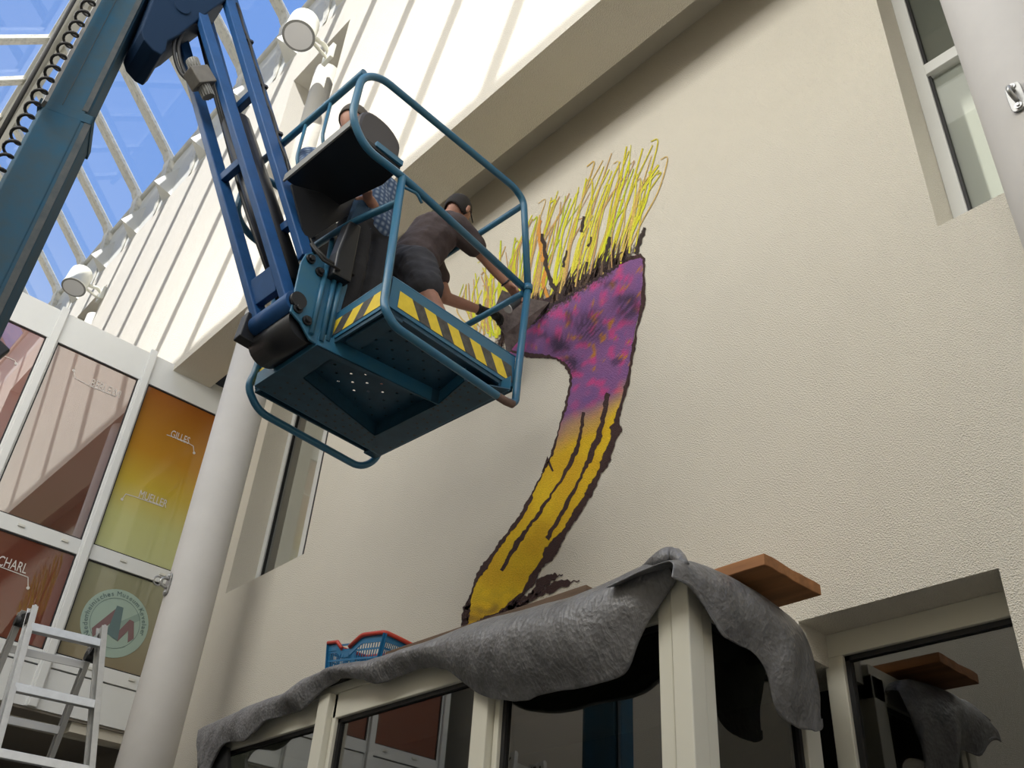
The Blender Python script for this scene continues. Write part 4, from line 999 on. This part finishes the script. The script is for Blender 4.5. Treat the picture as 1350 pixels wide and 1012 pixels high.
# perforated floor plate
bm = nb(); nx, ny = 16, 20; cwx, cwy = W_/nx, D_/ny; hr = .0085
for i in range(nx):
    for j in range(ny):
        cx_, cy_ = (i+.5)*cwx, (j+.5)*cwy
        corn = [(cx_+a*cwx/2, cy_+b*cwy/2) for a, b in ((1, 0), (1, 1), (0, 1), (-1, 1), (-1, 0), (-1, -1), (0, -1), (1, -1))]
        if (i+j) % 2: bm.faces.new([bm.verts.new(L(x, y, .0)) for x, y in (corn[1], corn[3], corn[5], corn[7])]); continue
        O_ = [bm.verts.new(L(x, y, .0)) for x, y in corn]; I_ = [bm.verts.new(L(cx_+hr*math.cos(PI*k/4), cy_+hr*math.sin(PI*k/4), .0)) for k in range(8)]
        for k in range(8): bm.faces.new((O_[k], O_[(k+1) % 8], I_[(k+1) % 8], I_[k]))
bmesh.ops.remove_doubles(bm, verts=bm.verts, dist=1e-5)
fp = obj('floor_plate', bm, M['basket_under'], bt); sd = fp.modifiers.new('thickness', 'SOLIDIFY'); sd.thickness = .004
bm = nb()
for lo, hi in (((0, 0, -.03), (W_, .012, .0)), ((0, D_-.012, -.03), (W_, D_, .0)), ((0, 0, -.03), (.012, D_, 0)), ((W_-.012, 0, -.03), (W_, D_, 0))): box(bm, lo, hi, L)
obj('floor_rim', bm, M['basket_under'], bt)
# stepped under-plate with a rectangular well
ZU = -.09
A_, B_, C_, D2_ = [bz(x, y, ZU) for x, y in ((418, 455), (336, 509), (501, 600), (672, 513))]
r1, r2, r3, r4 = [bz(x, y, ZU) for x, y in ((436, 474), (400, 498), (494, 574), (577, 533))]; G_ = bz(612, 502, ZU)
upz = Vector((0, 0, .006)); bm = nb()
for q in ((A_, B_, r2, r1), (B_, C_, r3, r2), (C_, D2_, G_, r4, r3), (A_, r1, r4)): prism(bm, q, upz)
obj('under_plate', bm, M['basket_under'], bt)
bm = nb(); hz = Vector((0, 0, .085)); 
for a, b in ((A_, r4), (r4, G_), (A_, B_), (B_, C_), (C_, D2_)):
    d = (b-a).normalized(); n_ = Vector((-d.y, d.x, 0))*.004; prism(bm, [a, b, b+n_, a+n_], hz)
obj('under_skirt', bm, M['basket'], bt)
bm = nb()
for a, b in ((r1, r2), (r2, r3), (r3, r4), (r4, r1)):
    d = (b-a).normalized(); n_ = Vector((-d.y, d.x, 0))*.004; prism(bm, [a, b, b+n_, a+n_], hz)
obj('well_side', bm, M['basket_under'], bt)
bm = nb()
def perf(P0_, P1_, P2_, P3_, nu, nv):
    for i in range(nu):
        for j in range(nv):
            if (i+j) % 2: continue
            u, v = (i+.6)/nu, (j+.5)/nv; c = P0_.lerp(P1_, u).lerp(P3_.lerp(P2_, u), v); cyl(bm, c-Vector((0, 0, .001)), c+Vector((0, 0, .002)), .0075, 8)
perf(B_, C_, r3, r2, 24, 4); perf(C_, D2_, G_, r4, 18, 4)
tag(obj('punched_hole', bm, M['black'], bt), kind='stuff')
bm = nb(); box(bm, (.02, .02, .001), (.84, .52, .012), L); box(bm, (.02, .74, .001), (.84, 1.08, .012), L); box(bm, (.02, .52, .001), (.20, .74, .012), L); box(bm, (.50, .52, .001), (.84, .74, .012), L)
obj('rubber_mat', bm, M['black_rubber'], bt)  # unseen sheets added on the floor to keep light out of most holes
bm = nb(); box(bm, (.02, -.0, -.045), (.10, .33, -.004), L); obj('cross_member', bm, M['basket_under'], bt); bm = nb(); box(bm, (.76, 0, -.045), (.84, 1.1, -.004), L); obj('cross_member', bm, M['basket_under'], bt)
# toe boards with hazard tape
def toe(a, b, h0, h1, out, tape=True, t0=0., t1=1.):
    a = Vector(a); b = Vector(b); bm = nb(); out = Vector(out)
    lo = lambda t, z, o=0: L(*(a.lerp(b, t)+Vector((0, 0, z))+out*o))
    vs = []
    for o in (0, .004):
        vs.append([bm.verts.new(lo(0, -.005, o)), bm.verts.new(lo(1, -.005, o)), bm.verts.new(lo(1, h1, o)), bm.verts.new(lo(0, h0, o))])
    bm.faces.new(vs[0]); bm.faces.new(vs[1][::-1])
    for i in range(4): bm.faces.new((vs[0][i], vs[0][(i+1) % 4], vs[1][(i+1) % 4], vs[1][i]))
    tb = obj('toe_board', bm, M['basket'], bt)
    bm = nb(); cyl(bm, lo(0, h0), lo(1, h1), .006, 8); obj('board_edge', bm, M['basket'], tb)
    if not tape: return
    n = max(2, int(round((b-a).length*(t1-t0)/.082))); bm = nb(); bm2 = nb(); za, zb2 = .018, .118
    for k in range(n):
        u0 = t0+(t1-t0)*k/n; u1 = t0+(t1-t0)*(k+1)/n; sl = .062/(b-a).length
        q = [(u0, zb2), (u1, zb2), (min(t1+.02, u1+sl), za), (min(t1+.02, u0+sl), za)]
        if k == 0: q[3] = (u0, za)
        tgt = bm if k % 2 == 0 else bm2
        tgt.faces.new([tgt.verts.new(lo(t, z, .0065)) for t, z in q])
    obj('yellow_stripes', bm, M['yellow_tape'], tb); obj('black_stripes', bm2, M['black_tape'], tb)
toe((.0, -.002, 0), (W_, -.002, 0), .175, .195, (0, -1, 0), t0=.06, t1=.97)
toe((-.002, 0, 0), (-.002, D_, 0), .175, .155, (-1, 0, 0), t0=.03, t1=1)
toe((W_+.002, 0, 0), (W_+.002, D_, 0), .17, .17, (1, 0, 0))
toe((0, D_+.002, 0), (W_, D_+.002, 0), .17, .17, (0, 1, 0))
# tube rails
def rail(pts, r=.021, rad=.10, nm='rail', m='basket', closed=False):
    bm = nb(); tube(bm, smooth_path([L(*p_) for p_ in pts], rad, 6), r, 12, closed=closed); return obj(nm, bm, M[m], bt)
# near frame: loop above, right upright running down into the bumper hoop
rail([(.905, -.02, .70), (.84, 0, 1.36), (.76, 0, 1.41), (-.30, 0, 1.405), (-.41, 0, 1.30), (-.415, 0, .97), (-.30, 0, .835), (-.05, 0, .84), (.90, 0, .705)], rad=.12, nm='near_top_loop')
rail([(-.05, 0, .84), (-.03, -.01, .0), (-.03, -.03, -.06), (.03, -.04, -.13), (.78, -.04, -.15), (.86, -.03, -.12), (.875, -.02, .1), (.905, -.02, .70)], rad=.09, nm='near_upright')
bm = nb(); c = L(.905, -.02, .70); cyl(bm, c+Vector((0, 0, -.02)), c+Vector((0, 0, .02)), .028, 14); obj('clamp', bm, M['basket'], bt)
bm = nb(); a, b = L(.80, -.041, -.150), L(.862, -.038, -.13); tube(bm, [L(.72, -.04, -.1495), L(.78, -.04, -.149), L(.835, -.037, -.137)], .0218, 12); obj('worn_spot', bm, M['rust'], bt)
# far frame
rail([(.90, 1.10, .70), (.86, 1.1, 1.36), (.78, 1.1, 1.40), (-.30, 1.1, 1.40), (-.40, 1.1, 1.30), (-.40, 1.1, 1.02), (-.30, 1.1, .93), (-.02, 1.1, .90), (.90, 1.1, .70)], rad=.12, nm='far_top_loop')
rail([(-.02, 1.10, .84), (-.02, 1.11, .10), (-.04, 1.12, .0), (.06, 1.13, -.105), (.78, 1.13, -.125), (.88, 1.12, -.02), (.90, 1.10, .70)], rad=.09, nm='far_upright')
rail([(-.385, 0.03, 1.385), (-.385, 1.08, 1.385)], nm='side_rail'); rail([(.848, .0, 1.345), (.855, 1.1, 1.345)], nm='side_rail', r=.019)
rail([(.885, .0, .66), (.885, 1.1, .66)], nm='side_rail', r=.019)
rail([(-.04, .0, .66), (-.05, .40, .76), (-.05, .80, .80), (-.05, 1.1, .78)], nm='side_rail', rad=.15, r=.020)
for y in (.32, .55): rail([(-.385, y, 1.385), (-.385, y, 1.10), (-.34, y, .98)], r=.010, nm='tray_hanger', rad=.03)
rail([(.0, .60, .02), (-.03, .60, .77)], r=.015, nm='post')
rail([(-.03, 0, .775), (.06, .0, .80), (.10, 0, .76)], r=.008, nm='hook_eye', rad=.02)
# control tray hung inside the upper left corner
tr = empty('control_console', L(-.18, .3, .9), 'black operator console tray with rounded grey hood on the basket rail', 'console')
bm = nb(); prism(bm, [L(-.39, .03, .93), L(-.04, .045, .93), L(-.03, .20, .93), L(-.10, .58, .93), L(-.39, .58, .93)], (0, 0, .03)); obj('tray', bm, M['black'], tr, bevel=.004)
bm = nb(); box(bm, (-.402, .02, .930), (-.392, .60, .985), L); obj('tray_rim', bm, M['grey_edge'], tr)
bm = nb(); hp = [(472, 180), (474, 156), (481, 146), (492, 148), (508, 160), (520, 174), (528, 190), (527, 205), (520, 228), (500, 215), (480, 200)]
prism(bm, [by(x, y, .12) for x, y in catm(hp, 3)], BY*.12); obj('hood', bm, M['grey_cover'], tr, bevel=.02)
bm = nb(); box(bm, (-.22, .03, .95), (-.04, .05, .985), L); obj('maker_strip', bm, M['basket'], tr)
bm = nb(); prism(bm, [by(x, y, .50) for x, y in ((384, 243), (440, 258), (500, 246), (500, 262), (455, 286), (404, 318))], BY*.012); obj('tool_curtain', bm, M['black'], tr); bm = nb(); prism(bm, [by(x, y, .92) for x, y in ((404, 300), (470, 290), (470, 350), (440, 352), (408, 330))], BY*.012); obj('tool_curtain', bm, M['black'], tr)
bm = nb(); prism(bm, [by(x, y, .36) for x, y in ((462, 290), (477, 298), (463, 372), (440, 360), (446, 330))], BY*.08); obj('control_cabinet', bm, M['black'], tr, bevel=.01)

# ================================================================== PEOPLE
def skin(name, verts, edges, m, parent=None, sub=2, remesh=None, root=0, extra=None, side=None):
    """one continuous surface grown over a chain of joints with tapering (optionally oval) sections"""
    side = (side or BX).normalized(); vo = remesh or .0085
    bm = nb(); tmp = bmesh.new(); bmesh.ops.create_icosphere(tmp, subdivisions=2, radius=1); tmp.verts.index_update()
    tv = [v_.co.copy() for v_ in tmp.verts]; tf = [[v_.index for v_ in f.verts] for f in tmp.faces]; tmp.free()
    for a, b in edges:
        (pa, ra), (pb, rb) = verts[a], verts[b]
        ra = ra if isinstance(ra, tuple) else (ra, ra); rb = rb if isinstance(rb, tuple) else (rb, rb)
        n = max(1, int((pb-pa).length/(min(ra[1], rb[1])*.30)))
        for k in range(n+1):
            t = k/n; c = pa.lerp(pb, t); rx = ra[0]*(1-t)+rb[0]*t; ry = ra[1]*(1-t)+rb[1]*t
            vs_ = [bm.verts.new(c + p_*ry + side*(p_.dot(side))*(rx-ry)) for p_ in tv]
            for f in tf: bm.faces.new([vs_[q] for q in f])
    me = bpy.data.meshes.new(name); bm.to_mesh(me); bm.free(); o = link(name, me)
    if extra:
        bm = nb(); bm.from_mesh(o.data)
        for e_ in extra: bm.from_mesh(e_)
        bm.to_mesh(o.data); bm.free()
    r_ = o.modifiers.new('re', 'REMESH'); r_.mode = 'VOXEL'; r_.voxel_size = vo; r_.use_smooth_shade = True
    sm = o.modifiers.new('sm', 'SMOOTH'); sm.iterations = 2 if extra else 4; sm.factor = .5
    bpy.context.view_layer.update(); bake(o); o.data.name = name
    o.data.materials.clear(); o.data.materials.append(m)
    for pl in o.data.polygons: pl.use_smooth = True
    if parent is not None: o.parent = parent; o.matrix_parent_inverse = world_of(parent).inverted()
    return o
def chain(V, E, start, pts):
    """pts: (Vector, radius); linked one after another from vertex index start (None starts new)"""
    prev = start
    for p_, r_ in pts:
        V.append((Vector(p_), r_)); i = len(V)-1
        if prev is not None: E.append((prev, i))
        prev = i
    return prev
def head_mesh(c, fwd, up, s=1.0):
    """head with brow, nose, lips, chin and ears; c = centre of the skull"""
    fwd = fwd.normalized(); side = fwd.cross(up).normalized(); up = side.cross(fwd).normalized()
    bm = nb(); bmesh.ops.create_uvsphere(bm, u_segments=32, v_segments=24, radius=1)
    for v_ in bm.verts:
        x, y, z = v_.co   # x side, y forward, z up
        X_, Y_, Z_ = x*.076, y*.098, z*.118
        if z < -.1: k = 1-.34*min(1, (-z-.1)/.8); X_ *= k; Y_ *= (1-.12*min(1, -z)); Y_ += .012*min(1, -z)
        if y > .55 and abs(x) < .42: Y_ += .004
        if y > .4 and -.25 < z < .12: Y_ -= .006*math.exp(-((abs(x)-.38)**2)/.02)     # eye sockets
        if y > .5: Y_ += .024*math.exp(-(x**2)/.012-((z+.20)**2)/.02)                   # nose
        if y > .5: Y_ += .010*math.exp(-(x**2)/.05-((z+.48)**2)/.006)                   # lips
        if y > .3 and z < -.6: Y_ += .010*math.exp(-((z+.8)**2)/.03)                    # chin
        if y > .4: Y_ += .004*math.exp(-((z-.14)**2)/.008)                              # brow
        v_.co = c + (side*X_ + fwd*Y_ + up*Z_)*s
    for sg in (-1, 1):
        ec = c + (side*sg*.080 - fwd*.005 + up*-.012)*s
        e_ = bmesh.ops.create_uvsphere(bm, u_segments=12, v_segments=10, radius=1)['verts']
        for v_ in e_:
            x, y, z = v_.co; v_.co = ec + (side*x*.010 + fwd*(y*.020-z*.004) + up*z*.034)*s
    me = bpy.data.meshes.new('head'); bm.to_mesh(me); bm.free(); return me, side, up, fwd
def hair_cap(name, c, side, up, fwd, s, m, parent, low=-.35):
    bm = nb(); bmesh.ops.create_uvsphere(bm, u_segments=32, v_segments=24, radius=1); kill = []
    for v_ in bm.verts:
        x, y, z = v_.co
        if z < low + (.75 if y > .25 else 0) + max(0, y)*.45: kill.append(v_)
        n_ = noise.noise(Vector((x*6, y*6, z*6)))*.003
        v_.co = c + (side*x*(.081+n_) + fwd*(y*.103-.003) + up*(z*.123+.002+n_))*s
    bmesh.ops.delete(bm, geom=kill, context='VERTS')
    o = obj(name, bm, m, parent, smooth=True); sd = o.modifiers.new('t', 'SOLIDIFY'); sd.thickness = .008; sd.offset = -1; return o
def hand(V, E, wrist_i, wrist, direc, palm_n, curl=.5, s=1.0):
    """palm and five separate, unequal, bent fingers"""
    d = direc.normalized(); n_ = (palm_n - d*palm_n.dot(d)).normalized(); sd_ = d.cross(n_)
    k0 = chain(V, E, wrist_i, [(wrist+d*.035*s, (.030*s, .016*s)), (wrist+d*.075*s, (.038*s, .015*s))])
    for j, (o_, L_) in enumerate(((-.030, .070), (-.010, .080), (.010, .075), (.029, .060))):
        b = wrist+d*.085*s+sd_*o_*s; p1 = b+(d*math.cos(curl*.5)+n_*math.sin(curl*.5))*L_*.45*s
        p2 = p1+(d*math.cos(curl*1.4)+n_*math.sin(curl*1.4))*L_*.32*s; p3 = p2+(d*math.cos(curl*2.1)+n_*math.sin(curl*2.1))*L_*.25*s
        chain(V, E, k0, [(b, .0105*s), (p1, .0095*s), (p2, .0085*s), (p3, .007*s)])
    b = wrist+d*.03*s-sd_*.030*s; chain(V, E, wrist_i, [(b, .013*s), (b+(d*.6-sd_*.6+n_*.4).normalized()*.035*s, .011*s), (b+(d*.9-sd_*.5+n_*.7).normalized()*.062*s, .0085*s)])

def lp(*a): return L(*a)
# ---- painter
hipc = bz(530, 362, .94); shc = bz(583, 306, 1.38); neck = bz(592, 288, 1.47); headc = bz(604, 277, 1.56)
# ground the man so the sight lines of the photograph hold
pt = empty('person', L(.6, .45, 0), 'man in dark brown T-shirt and dark shorts leaning forward with arms at the wall', 'person', None)
V, E = [], []
chain(V, E, None, [(hipc, (.14, .11))])
sp = chain(V, E, 0, [(hipc.lerp(shc, .35)+lp(0, 0, .03)-BO, (.13, .10)), (hipc.lerp(shc, .75)+Vector((-.01, 0, .03)), (.15, .11)), (shc, (.12, .09))])
nk = chain(V, E, sp, [(neck, .058), (headc-(headc-neck)*.2, .06)])
shR = bz(601, 298, 1.36); shL = bz(566, 334, 1.34)
elR = bz(640, 340, 1.24); wrR = bz(668, 374, 1.13); elL = bz(588, 393, 1.08); wrL = bz(637, 410, 1.10)
a1 = chain(V, E, sp, [(shR, .062), (shR.lerp(elR, .5), .050), (elR, .042), (elR.lerp(wrR, .4), .040), (wrR, .028)])
dR = (wrR-elR).normalized(); hand(V, E, a1, wrR, dR+BX*.2, Vector((0, 0, -1)), .5)
a2 = chain(V, E, sp, [(shL, .062), (shL.lerp(elL, .5), .050), (elL, .043), (elL.lerp(wrL, .4), .040), (wrL, .028)])
hipR = bz(550, 350, .90); hipL = bz(512, 368, .90); knR = bz(563, 388, .60); anR = lp(.72, .24, .12); toR = lp(.82, .20, .04)
knL = lp(.60, .70, .48); anL = lp(.52, .78, .10); toL = lp(.70, .78, .04)
chain(V, E, 0, [(hipR, .095), (hipR.lerp(knR, .5), .080), (knR, .062), (knR.lerp(anR, .3), .060), (knR.lerp(anR, .7), .045), (anR, .036)])
chain(V, E, 0, [(hipL, .095), (hipL.lerp(knL, .5), .080), (knL, .060), (knL.lerp(anL, .35), .056), (anL, .036)])
fwdH = (BX*.85+BY*.45+Vector((0, 0, -.50))); upH = (BX*.45+Vector((0, 0, .9)))
hm, hs_, hu, hf = head_mesh(headc, fwdH, upH)
SD = (shL-shR).normalized(); skin('body', V, E, M['skin'], pt, 2, .0055, 0, [hm], SD)
hair_cap('hair', headc, hs_, hu, hf, 1.0, M['hair_dark'], pt, -.62)
bm = nb(); pts = []
for k in range(22):
    a = -.1+ (PI+.2)*k/21; pts.append(headc+hs_*math.cos(a)*.090+hf*(-.01)+hu*(math.sin(a)*.13))
for q in (-1, 1):
    tube(bm, [headc+hs_*q*.086+hf*(-.01), headc+hs_*q*.086+hf*.09-hu*.005], .004, 6)
tube(bm, ring_pts(headc+hf*.098+hs_*.034, hs_, hu, .022, 0, 2*PI, 12)[:-1], .003, 6, closed=True); tube(bm, ring_pts(headc+hf*.098-hs_*.034, hs_, hu, .022, 0, 2*PI, 12)[:-1], .003, 6, closed=True)
obj('glasses', bm, M['black'], pt)
# T-shirt
V, E = [], []
chain(V, E, None, [(hipc+Vector((0, 0, -.01)), (.185, .150))]); sp = chain(V, E, 0, [(hipc.lerp(shc, .35)+Vector((0, 0, .03)), (.185, .150)), (hipc.lerp(shc, .72)+Vector((-.01, 0, .04)), (.205, .155)), (shc+Vector((-.01, 0, .0)), (.165, .125))])
chain(V, E, sp, [(shc.lerp(neck, .6), .085)])
chain(V, E, sp, [(shR, .085), (shR.lerp(elR, .62), .078)]); chain(V, E, sp, [(shL, .085), (shL.lerp(elL, .55), .078)])
so = skin('t_shirt', V, E, M['shirt'], pt, 3, .009, side=SD)
for v_ in so.data.vertices: 
    q = v_.co; n_ = noise.noise(Vector((q.x*7, q.y*7, q.z*16)))*.012; v_.co = q + v_.normal*n_
V, E = [], []
chain(V, E, None, [(hipc+Vector((0, 0, .05)), (.172, .140))])
chain(V, E, 0, [(hipR+Vector((0, 0, -.02)), .135), (hipR.lerp(knR, .5), .120), (hipR.lerp(knR, .80), .112)]); chain(V, E, 0, [(hipL+Vector((0, 0, -.02)), .112), (hipL.lerp(knL, .55), .098), (hipL.lerp(knL, .80), .094)])
so = skin('shorts', V, E, M['shorts'], pt, 2, .009, side=SD)
for v_ in so.data.vertices: q = v_.co; v_.co = q + v_.normal*noise.noise(Vector((q.x*12, q.y*12, q.z*20)))*.010
for nm_, A_, T_ in (('shoe', anR, toR), ('shoe', anL, toL)):
    V, E = [], []; chain(V, E, None, [(A_+Vector((0, 0, -.02)), .052), (A_.lerp(T_, .4)+Vector((0, 0, -.02)), (.045, .04)), (T_, (.045, .034))]); skin(nm_, V, E, M['black_rubber'], pt, 2)
# glove on the far hand, tool and stencil
V, E = [], []; w0 = chain(V, E, None, [(wrL-(wrL-elL).normalized()*.03, .036), (wrL, .033)]); hand(V, E, w0, wrL, (wrL-elL).normalized(), Vector((.2, 0, -1)), .75, 1.06)
skin('glove', V, E, M['glove'], pt, 2, .005)
bm = nb(); u_ = (wrL-elL).normalized(); q = u_.orthogonal().normalized(); tube(bm, ring_pts(wrL-u_*.035, q, u_.cross(q), .036, 0, 2*PI, 14)[:-1], .004, 6, closed=True); obj('wrist_cord', bm, M['black'], pt)
bm = nb(); u_ = (wrR-elR).normalized(); q = u_.orthogonal().normalized(); tube(bm, ring_pts(wrR-u_*.01, q, u_.cross(q), .031, 0, 2*PI, 14)[:-1], .006, 6, closed=True); obj('wrist_band', bm, M['black'], pt)
# spray can in the bare hand
cn = wrR+dR*.09+Vector((.02, 0, -.03)); sc_ = empty('spray_can', cn, 'pale spray can held in the painter\'s bare hand behind the rail', 'spray can')
bm = nb(); ax_ = (BX*.5+Vector((0, -.3, .8))).normalized(); tube(bm, [cn-ax_*.10, cn-ax_*.095, cn+ax_*.05, cn+ax_*.07], [.028, .032, .032, .018], 20); obj('can', bm, M['mast_edge'], sc_)
bm = nb(); tube(bm, [cn+ax_*.07, cn+ax_*.075, cn+ax_*.10], [.012, .016, .015], 14); obj('nozzle', bm, M['cap_white'], sc_)
bm = nb(); tube(bm, [cn-ax_*.108, cn-ax_*.10], .034, 20); obj('bottom_rim', bm, M['cap_white'], sc_)
# card stencil between hands and wall
st_ = [(662, 382), (676, 388), (705, 398), (724, 398), (712, 412), (690, 440), (668, 468), (664, 440), (648, 415)]
bm = nb(); prism(bm, [at(x, y, x=3.05+.34*max(0, min(1, (x-648)/66))) for x, y in st_], (.003, 0, 0)); bmesh.ops.triangulate(bm, faces=bm.faces[:]); M['card'] = mat('painted_card', (.16, .13, .12), .8, var=.8, vscale=22, var_col=(.05, .035, .035))
tag(obj('card_stencil', bm, M['card']), 'dark paint-stained card stencil held against the mural edge', 'stencil')

# ---- older man with glasses at the console
p2_ = empty('person', L(.15, .55, 0), 'grey-haired man with glasses in a blue checked shirt behind the console', 'person')
hip = lp(.16, .56, .95); ch = lp(.04, .60, 1.36); nk_ = lp(-.03, .585, 1.50); hd = bz(468, 163, 1.64)
V, E = [], []
chain(V, E, None, [(hip, (.14, .11))]); sp = chain(V, E, 0, [(hip.lerp(ch, .5), (.15, .11)), (ch, (.14, .10))]); chain(V, E, sp, [(nk_, .06), (hd+Vector((0, 0, -.05)), .06)])
sR = lp(.22, .56, 1.34); eR = lp(.25, .57, 1.09); wR = bz(488, 264, 1.03); sL = bz(408, 212, 1.36); eL = lp(-.26, .60, 1.12); wL = lp(-.20, .36, 1.10)
q = chain(V, E, sp, [(sR, .062), (sR.lerp(eR, .5), .05), (eR, .045), (wR, .03)]); hand(V, E, q, wR, (wR-eR), Vector((0, 0, -1)), .5)
q = chain(V, E, sp, [(sL, .062), (sL.lerp(eL, .5), .05), (eL, .045), (wL, .03)]); hand(V, E, q, wL, (wL-eL), Vector((0, 0, -1)), .5)
kR = lp(.20, .47, .52); fR_ = lp(.22, .50, .06); kL = lp(.05, .46, .52); fL_ = lp(.06, .52, .06)
for h_, k_, f_ in ((hip+BX*.09, kR, fR_), (hip-BX*.09, kL, fL_)): chain(V, E, 0, [(h_-Vector((0, 0, .05)), .09), (k_, .06), (k_.lerp(f_, .35), .055), (f_, .036)])
fw2 = (BX*.95+BY*.28+Vector((0, 0, -.12))); hm, hs_, hu, hf = head_mesh(hd, fw2, Vector((0, 0, 1)), 1.08)
SD2 = (sL-sR).normalized(); skin('body', V, E, M['skin'], p2_, 2, .006, 0, [hm], SD2)
hair_cap('hair', hd, hs_, hu, hf, 1.08, M['hair_grey'], p2_, -.15)
bm = nb()
for q in (-1, 1):
    tube(bm, [hd+hs_*q*.084-hf*.01+hu*.01, hd+hs_*q*.078+hf*.095+hu*.005], .0035, 6); tube(bm, ring_pts(hd+hf*.108+hs_*q*.034, hs_, hu, .022, 0, 2*PI, 12)[:-1], .0028, 6, closed=True)
obj('glasses', bm, M['black'], p2_)
V, E = [], []
chain(V, E, None, [(hip+Vector((0, 0, .02)), (.165, .135))]); sp = chain(V, E, 0, [(hip.lerp(ch, .5), (.175, .135)), (ch, (.165, .12))]); chain(V, E, sp, [(ch.lerp(nk_, .6), .085)])
chain(V, E, sp, [(sR, .085), (sR.lerp(eR, .5), .07), (eR, .066), (eR.lerp(wR, .35), .058)]); chain(V, E, sp, [(sL, .085), (sL.lerp(eL, .5), .07), (eL, .062), (eL.lerp(wL, .5), .05)])
skin('checked_shirt', V, E, M['plaid'], p2_, 2, .009, side=SD2)
V, E = [], []
chain(V, E, None, [(hip+Vector((0, 0, .0)), (.155, .125))])
for h_, k_, f_ in ((hip+BX*.09, kR, fR_), (hip-BX*.09, kL, fL_)): chain(V, E, 0, [(h_-Vector((0, 0, .05)), .105), (h_.lerp(k_, .6), .085), (k_, .075), (k_.lerp(f_, .5), .072), (f_+Vector((0, 0, .04)), .068)])
skin('trousers', V, E, M['jeans'], p2_, 2)
for A_ in (fR_, fL_):
    V, E = [], []; T_ = A_-BY*.16+Vector((0, 0, -.02)); chain(V, E, None, [(A_, .05), (A_.lerp(T_, .5)+Vector((0, 0, -.01)), (.045, .04)), (T_, (.045, .034))]); skin('shoe', V, E, M['black_rubber'], p2_, 2)
# blue work bag hanging between the two men
bm = nb(); pts = [by(472, 260, .46), by(484, 250, .46), by(493, 300, .46), by(466, 328, .46), by(462, 290, .46)]
prism(bm, pts, BY*.05); tag(obj('tool_bag', bm, M['denim'], bevel=.01), 'flat blue cloth bag hanging inside the basket beside the black cabinet', 'bag')
